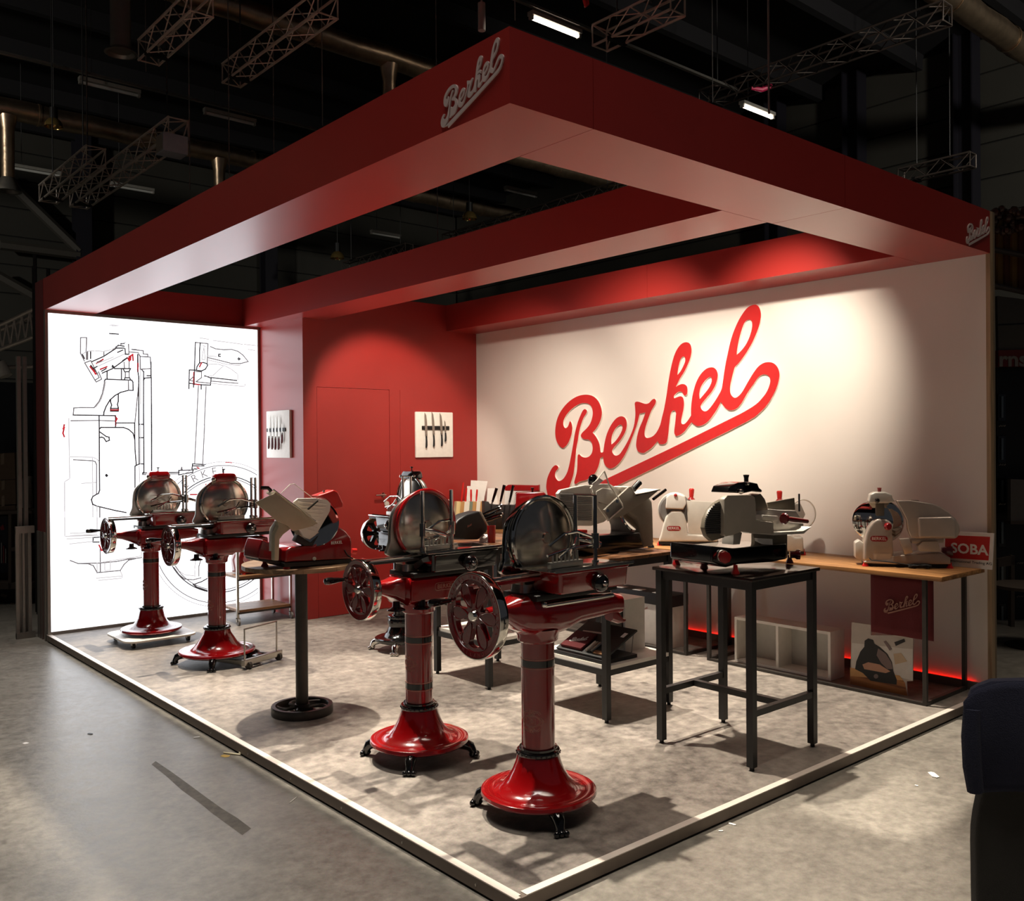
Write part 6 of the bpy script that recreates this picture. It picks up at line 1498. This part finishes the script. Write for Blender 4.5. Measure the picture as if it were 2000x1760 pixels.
tube_light('unlit tube light at the upper left above the foil duct', (152, 158), (248, 176), 8, False)
tube_light('unlit tube light right of the lower left truss pair', (399, 216), (478, 236), 8, False)
tube_light('lit tube light above the front canopy corner', (1034, 30), (1110, 58), 8, True)
tube_light('lit tube light above the right fascia', (1448, 203), (1497, 222), 8, True)
tube_light('unlit tube light seen through the canopy opening', (986, 368), (1032, 378), 8, False)
tube_light('small far tube light in the left canopy opening', (727, 452), (758, 460), 8, False)
tube_light('unlit tube light at the top edge of the hall', (330, -6), (400, 12), 8, False)
tube_light('far unlit tube light on the left wall', (22, 325), (72, 333), 8, False)
tube_light('far unlit tube light under the speaker truss', (215, 360), (268, 368), 8, False)
def rail(label, p0, p1, z):
    a, b = onz(*p0, z), onz(*p1, z)
    return tag(MB().box((a.x, a.y - 0.03, z + 0.06), (b.x, a.y + 0.03, z + 0.1)).build('light_rail', M_ALUF, smooth=False), label, 'rail', 'hall light rails')
rail('thin light rail crossing the upper left hall', (-20, 107), (640, 275), 8)
rail('thin light rail above the front canopy corner', (985, 0), (1440, 185), 8)
# pendant lamps
def pendant(label, px, z, r):
    q = onz(*px, z); t = thing('pendant_lamp', (q.x, q.y, z), label, 'lamp', 'hall pendant lamps')
    MB().lathe([(r, 0.0), (r * 0.95, r * 0.35), (r * 0.72, r * 0.75), (r * 0.4, r), (r * 0.38, r * 0.97), (r * 0.7, r * 0.72), (r * 0.92, r * 0.34), (r * 0.97, 0.0)], (q.x, q.y, z), n=24, cap=False).build('shade', mat('brass_reflector', (190, 160, 96), 0.25, metal=0.8), t)
    MB().cyl((q.x, q.y, z + r * 0.9), (q.x, q.y, z + r * 2.2), r * 0.45, n=14).build('gear_box', M_MBLACK, t)
    MB().ball((q.x, q.y, z + r * 0.5), r * 0.25, 10).build('bulb', M_PAPER, t)
    MB().cyl((q.x, q.y, z + r * 2.2), (q.x, q.y, HZ), 0.008, n=5).build('cord', M_DGREY, t)
pendant('brass dome pendant lamp at the upper left', (105, 248), 7.6, 0.155)
pendant('dome pendant lamp seen through the canopy centre', (917, 428), 7, 0.17)
pendant('far dome pendant lamp in the left canopy opening', (659, 505), 7, 0.19)
# cables
k = 0
for px, z, lb_ in (((170, 290), 6.2, 'thin suspension cable above the short left truss'), ((285, 140), 7, 'thin suspension cable left of the round air pipe'), ((371, 372), 5.2, 'suspension cable ending on the left canopy beam'), ((448, 345), 5.4, 'suspension cable right of the speaker truss'), ((630, 245), 6.0, 'suspension cable over the middle of the left beam'), ((855, 480), 4.6, 'suspension cable above the middle beam'), ((1392, 200), 7, 'suspension cable above the right fascia'), ((1502, 222), 5.0, 'thick cable with chain above the right fascia'), ((535, 300), 6, 'thin cable over the left canopy beam'), ((941, 60), 5.6, 'black cable with connector near the front corner'), ((1006, 40), 6.5, 'thin cable at the front canopy corner')):
    q = onz(*px, z); c_ = MB().cyl((q.x, q.y, z), (q.x, q.y, HZ), 0.011 if 'thick' in lb_ or 'black' in lb_ else 0.007, n=6)
    if 'black' in lb_: c_.cyl((q.x, q.y, z), (q.x, q.y, z + 0.25), 0.035, n=10)
    tag(c_.build('suspension_cable', M_GREY), lb_, 'cable', 'hall suspension cables')
q = onz(1141, 15, 7)
tag(MB().tube([(q.x, q.y, 7.5), (q.x, q.y, 7.1), (q.x + 0.03, q.y, 7.02), (q.x + 0.06, q.y, 7.06), (q.x + 0.05, q.y, 7.14)], 0.022, 8).build('red_hook', M_REDP), 'small red hook hanging at the top edge', 'hook')
q = onz(1488, 172, 7.86); xt = TF.location.x
MB().tube([(xt - 0.15, q.y + 0.1, 7.85), (xt, q.y, 7.83), (xt + 0.15, q.y - 0.1, 7.9)], [0.03, 0.045, 0.04], 8).build('pink_tape', mat('pink_tape', (210, 40, 90), 0.5), TF)

# ------------------------------------------------------------------ clutter left of the stand
ctr = CAMP + _F * 11.2
fr = NF((ctr.x, ctr.y, 0), (_F.x, _F.y, 0))
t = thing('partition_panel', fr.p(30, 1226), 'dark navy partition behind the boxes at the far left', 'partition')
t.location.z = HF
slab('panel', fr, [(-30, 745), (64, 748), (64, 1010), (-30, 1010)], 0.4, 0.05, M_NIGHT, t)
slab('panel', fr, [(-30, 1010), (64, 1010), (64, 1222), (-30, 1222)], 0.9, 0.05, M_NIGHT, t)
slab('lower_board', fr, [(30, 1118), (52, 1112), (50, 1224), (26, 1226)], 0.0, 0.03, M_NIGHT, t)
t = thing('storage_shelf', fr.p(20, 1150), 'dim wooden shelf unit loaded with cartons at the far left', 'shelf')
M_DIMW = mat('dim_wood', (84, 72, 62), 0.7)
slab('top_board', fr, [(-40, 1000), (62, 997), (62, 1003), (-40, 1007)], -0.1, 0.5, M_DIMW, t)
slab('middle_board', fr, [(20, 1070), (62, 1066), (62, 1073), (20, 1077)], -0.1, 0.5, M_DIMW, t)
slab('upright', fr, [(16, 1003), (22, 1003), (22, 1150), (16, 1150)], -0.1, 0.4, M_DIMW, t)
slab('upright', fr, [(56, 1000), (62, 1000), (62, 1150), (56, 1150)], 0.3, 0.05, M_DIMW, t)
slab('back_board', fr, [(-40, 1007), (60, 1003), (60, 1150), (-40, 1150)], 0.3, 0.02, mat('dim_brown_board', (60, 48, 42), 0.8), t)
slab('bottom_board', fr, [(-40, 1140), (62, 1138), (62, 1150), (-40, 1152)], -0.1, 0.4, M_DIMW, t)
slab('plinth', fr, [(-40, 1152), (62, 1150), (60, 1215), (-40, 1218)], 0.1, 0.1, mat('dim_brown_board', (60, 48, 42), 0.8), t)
for pts, lb_ in ((((-20, 887), (28, 884), (30, 936), (-20, 938)), 'upper brown carton on the left shelf'), (((-20, 939), (30, 937), (31, 985), (-20, 988)), 'lower brown carton on the left shelf'), (((-20, 989), (30, 987), (31, 997), (-20, 1000)), 'flat brown carton on the left shelf')):
    o_ = thing('carton', fr.p(*pts[3]), lb_, 'box', 'cartons on the left shelf')
    slab('carton_body', fr, pts, -0.05, 0.35, M_CARD, o_)
    slab('carton_tape', fr, [((pts[0][0] + pts[1][0]) / 2 - 2, pts[0][1] + 1), ((pts[0][0] + pts[1][0]) / 2 + 4, pts[1][1] + 1), ((pts[0][0] + pts[1][0]) / 2 + 4, pts[2][1] - 30), ((pts[0][0] + pts[1][0]) / 2 - 2, pts[3][1] - 30)], -0.053, 0.003, mat('pale_tape', (130, 112, 92), 0.5), o_)
t = thing('plastic_bag', fr.p(48, 990), 'crumpled translucent plastic bag beside the left cartons', 'bag')
loops = []
for j in range(7):
    z = j / 6; loops.append([fr.p(48 + 15 * math.cos(a) * (1 - 0.45 * z) * (1 + 0.15 * math.sin(5 * a + j)) + 6 * z, 992 - 62 * z, -0.2 + 0.1 * math.sin(a)) for a in [2 * math.pi * i / 16 for i in range(16)]])
MB().loft(loops).build('bag_film', mat('grey_film', (120, 112, 106), 0.35), t)
t = thing('tool_panel', fr.p(5, 1080), 'wall panel with tools at the far left edge', 'panel')
slab('panel_board', fr, [(-30, 1010), (15, 1008), (15, 1118), (-30, 1120)], 0.15, 0.02, M_NIGHT, t)
for k, x in enumerate((2, 6, 10)): slab('hanging_tool', fr, [(x, 1060 + 6 * k), (x + 2, 1060 + 6 * k), (x + 2, 1100), (x, 1100)], 0.13, 0.02, M_KNOB if k % 2 else M_ALUF, t)
slab('red_mark', fr, [(0, 1030), (6, 1024), (9, 1034), (2, 1036)], 0.14, 0.006, M_KNOB, t)
t = thing('paper_heap', fr.p(15, 1200), 'heap of torn paper below the left shelf', 'heap', None)
rnd = random.Random(3)
for k in range(9):
    x, y = rnd.uniform(-8, 26), rnd.uniform(1158, 1200); a = rnd.uniform(-4, 4)
    slab('paper_sheet', fr, [(x, y), (x + 12, y + a), (x + 10, y + 6 + a), (x - 2, y + 5)], -0.12 + 0.012 * k, 0.006, M_CARD if k % 3 else M_GREY, t)
# aluminium stand frame leaning at the wall end
t = thing('wall_frame', (-0.18, LN + 0.35, HF), 'grey aluminium frame panel standing behind the light box end', 'frame')
for x0, x1, z0, z1 in ((-0.2, -0.17, HF, 1.02), (-0.14, -0.12, HF, 0.98), (-0.09, -0.06, HF, 1.0)): box('upright', (x0, LN + 0.3, z0), (x1, LN + 0.33, z1), M_ALUF, t)
box('cross_bar', (-0.2, LN + 0.295, 0.98), (-0.03, LN + 0.335, 1.05), M_ALUF, t); box('cross_bar', (-0.2, LN + 0.295, HF), (-0.03, LN + 0.335, HF + 0.06), M_ALUF, t)
t = thing('wall_post', (-0.06, LN + 0.5, HF), 'tall grey aluminium wall post behind the light box end', 'post')
for x0 in (-0.14, -0.085): box('post_profile', (x0, LN + 0.45, HF), (x0 + 0.035, LN + 0.5, 2.75), M_ALUF, t)
for k, (px, py0, py1) in enumerate(((66, 520, 600), (68, 498, 700), (94, 525, 545))):
    a = fr.p(px, py0, -0.6 - 0.15 * k); b = Vector((a.x, a.y, HF))
    tag(MB().tube([a, b], 0.02, 6).build('scaffold_pole', M_MBLACK), ('short black pole behind the stand corner', 'long black pole behind the stand corner', 'stub of a black pole above the stand corner')[k], 'pole', 'poles behind the stand corner')
# neighbouring stand truss and spotlights at the far left
t = thing('stand_truss', fr.p(30, 640), 'bright aluminium truss of the neighbouring stand at the far left', 'truss')
for y0, y1, d in ((645, 600, 0.0), (690, 655, 0.0), (655, 612, 0.3), (718, 716, 0.1)):
    MB().tube([fr.p(-20, y0, d), fr.p(74, y1, d)], 0.024, 8).build('chord', M_TRUSS, t)
for k in range(6):
    x = -10 + k * 15; ya, yb_ = 640 - k * 7.2, 687 - k * 5.6
    MB().tube([fr.p(x, yb_, 0), fr.p(x + 8, ya - 2, 0)], 0.012, 6).build('brace', M_TRUSS, t); MB().tube([fr.p(x + 8, ya - 2, 0), fr.p(x + 15, yb_ - 6, 0)], 0.012, 6).build('brace', M_TRUSS, t)
t = thing('stage_light', fr.p(6, 722), 'white can spotlight hanging at the far left edge', 'lamp')
MB().cyl(fr.p(0, 708, -0.1), fr.p(12, 735, -0.1), 0.06, 0.075, n=14).build('lamp_can', M_WALU, t)
MB().tube([fr.p(-3, 700, -0.1), fr.p(4, 712, -0.1), fr.p(20, 730, -0.1)], 0.012, 6).build('yoke', M_MBLACK, t)
# ------------------------------------------------------------------ neighbouring stand at the right
ctr = CAMP + _F * 9.6
fr = NF((ctr.x, ctr.y, 0), (_F.x, _F.y, 0))
t = thing('drape_screen', fr.p(1980, 560), 'yellow and brown draped fabric above the right neighbour stand', 'drape')
for k in range(9):
    x = 1938 + k * 14
    MB().loft([[fr.p(x + 9 * math.cos(a), y, 0.1 + 0.05 * math.sin(a)) for a in [2 * math.pi * i / 10 for i in range(10)]] for y in (412, 470, 520, 566)]).build('drape_fold', mat('ochre_drape', (132, 96, 40), 0.7, vary=0.3, scale=3) if k % 2 else mat('rust_drape', (96, 52, 30), 0.7, vary=0.3, scale=3), t)
for y0, y1 in ((487, 497), (557, 570)): MB().tube([fr.p(1938, y0, -0.05), fr.p(2080, y1 + 18, -0.05)], 0.03, 8).build('rail_tube', M_DTRUSS, t)
fl_ = MB()
rnd = random.Random(5)
for k in range(60):
    q = fr.p(rnd.uniform(1942, 2040), rnd.uniform(405, 455), rnd.uniform(-0.1, 0.1)); fl_.ball(q, rnd.uniform(0.02, 0.05), 6)
fl_.build('glitter_decoration', mat('brown_glitter', (92, 60, 46), 0.3, vary=0.6, scale=8), t)['kind'] = 'stuff'
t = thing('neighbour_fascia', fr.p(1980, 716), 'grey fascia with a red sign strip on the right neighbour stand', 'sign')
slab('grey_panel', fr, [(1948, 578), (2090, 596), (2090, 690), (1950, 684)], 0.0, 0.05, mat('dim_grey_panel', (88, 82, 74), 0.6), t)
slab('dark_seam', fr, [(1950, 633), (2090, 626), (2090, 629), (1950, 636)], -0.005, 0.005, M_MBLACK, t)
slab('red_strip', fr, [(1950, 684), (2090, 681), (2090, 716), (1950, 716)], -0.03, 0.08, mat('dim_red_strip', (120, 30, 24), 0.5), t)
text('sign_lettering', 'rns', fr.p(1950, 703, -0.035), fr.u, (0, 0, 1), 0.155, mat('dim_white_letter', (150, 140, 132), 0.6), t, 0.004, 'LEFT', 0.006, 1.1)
t = thing('display_cabinet', fr.p(1980, 1330), 'black bottle cabinet with niches at the right neighbour stand', 'cabinet')
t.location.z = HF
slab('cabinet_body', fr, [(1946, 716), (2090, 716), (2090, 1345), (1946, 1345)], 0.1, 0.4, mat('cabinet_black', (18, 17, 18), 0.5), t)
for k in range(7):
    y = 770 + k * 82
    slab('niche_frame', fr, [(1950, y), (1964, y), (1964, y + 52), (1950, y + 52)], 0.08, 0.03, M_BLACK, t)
    slab('bottle_glint', fr, [(1956, y + 4), (1960, y + 4), (1960, y + 46), (1956, y + 46)], 0.06, 0.02, mat('glint_grey', (120, 128, 130), 0.2, metal=0.6), t)  # pale strip painted in as the glint on a bottle
for y in (832, 908, 985, 1100, 1165, 1235):
    x_ = 1951 if y < 1050 else 1986
    MB().tube([fr.p(x_ + k * 1.6, y + (3.4 if k == 0 else 1.6) * math.sin(k * 2.2), 0.075) for k in range(9)], 0.006, 4).build('script_flourish', MATS['dim_white_letter'], t)
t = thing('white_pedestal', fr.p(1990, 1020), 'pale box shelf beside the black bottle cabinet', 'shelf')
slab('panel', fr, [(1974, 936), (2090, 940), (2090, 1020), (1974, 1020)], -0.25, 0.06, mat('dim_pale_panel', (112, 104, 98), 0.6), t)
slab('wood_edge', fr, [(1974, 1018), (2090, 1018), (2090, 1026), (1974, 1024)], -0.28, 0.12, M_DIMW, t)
t = thing('side_post', fr.p(1978, 1335), 'pale timber frame post right of the white wall end', 'post')
t.location.z = HF
slab('upright', fr, [(1975, 1085), (1982, 1085), (1982, 1345), (1975, 1345)], -0.3, 0.06, M_DIMW, t)
slab('cross_piece', fr, [(1950, 1092), (1982, 1085), (1982, 1104), (1950, 1108)], -0.3, 0.05, M_DIMW, t)
t = thing('neighbour_table', fr.p(2010, 1150), 'round brown table top at the right edge', 'table')
MB().lathe([(0.0, -0.03), (0.3, -0.03), (0.31, 0.0), (0.0, 0.0)], fr.p(2010, 1142, -1.2), n=36).build('tabletop', M_DIMW, t)
q = fr.p(2010, 1142, -1.2); MB().cyl((q.x, q.y, HF), (q.x, q.y, q.z - 0.03), 0.03, n=14).build('column', M_IRON, t); MB().cyl((q.x, q.y, HF), (q.x, q.y, HF + 0.02), 0.2, n=24).build('foot_plate', M_IRON, t)
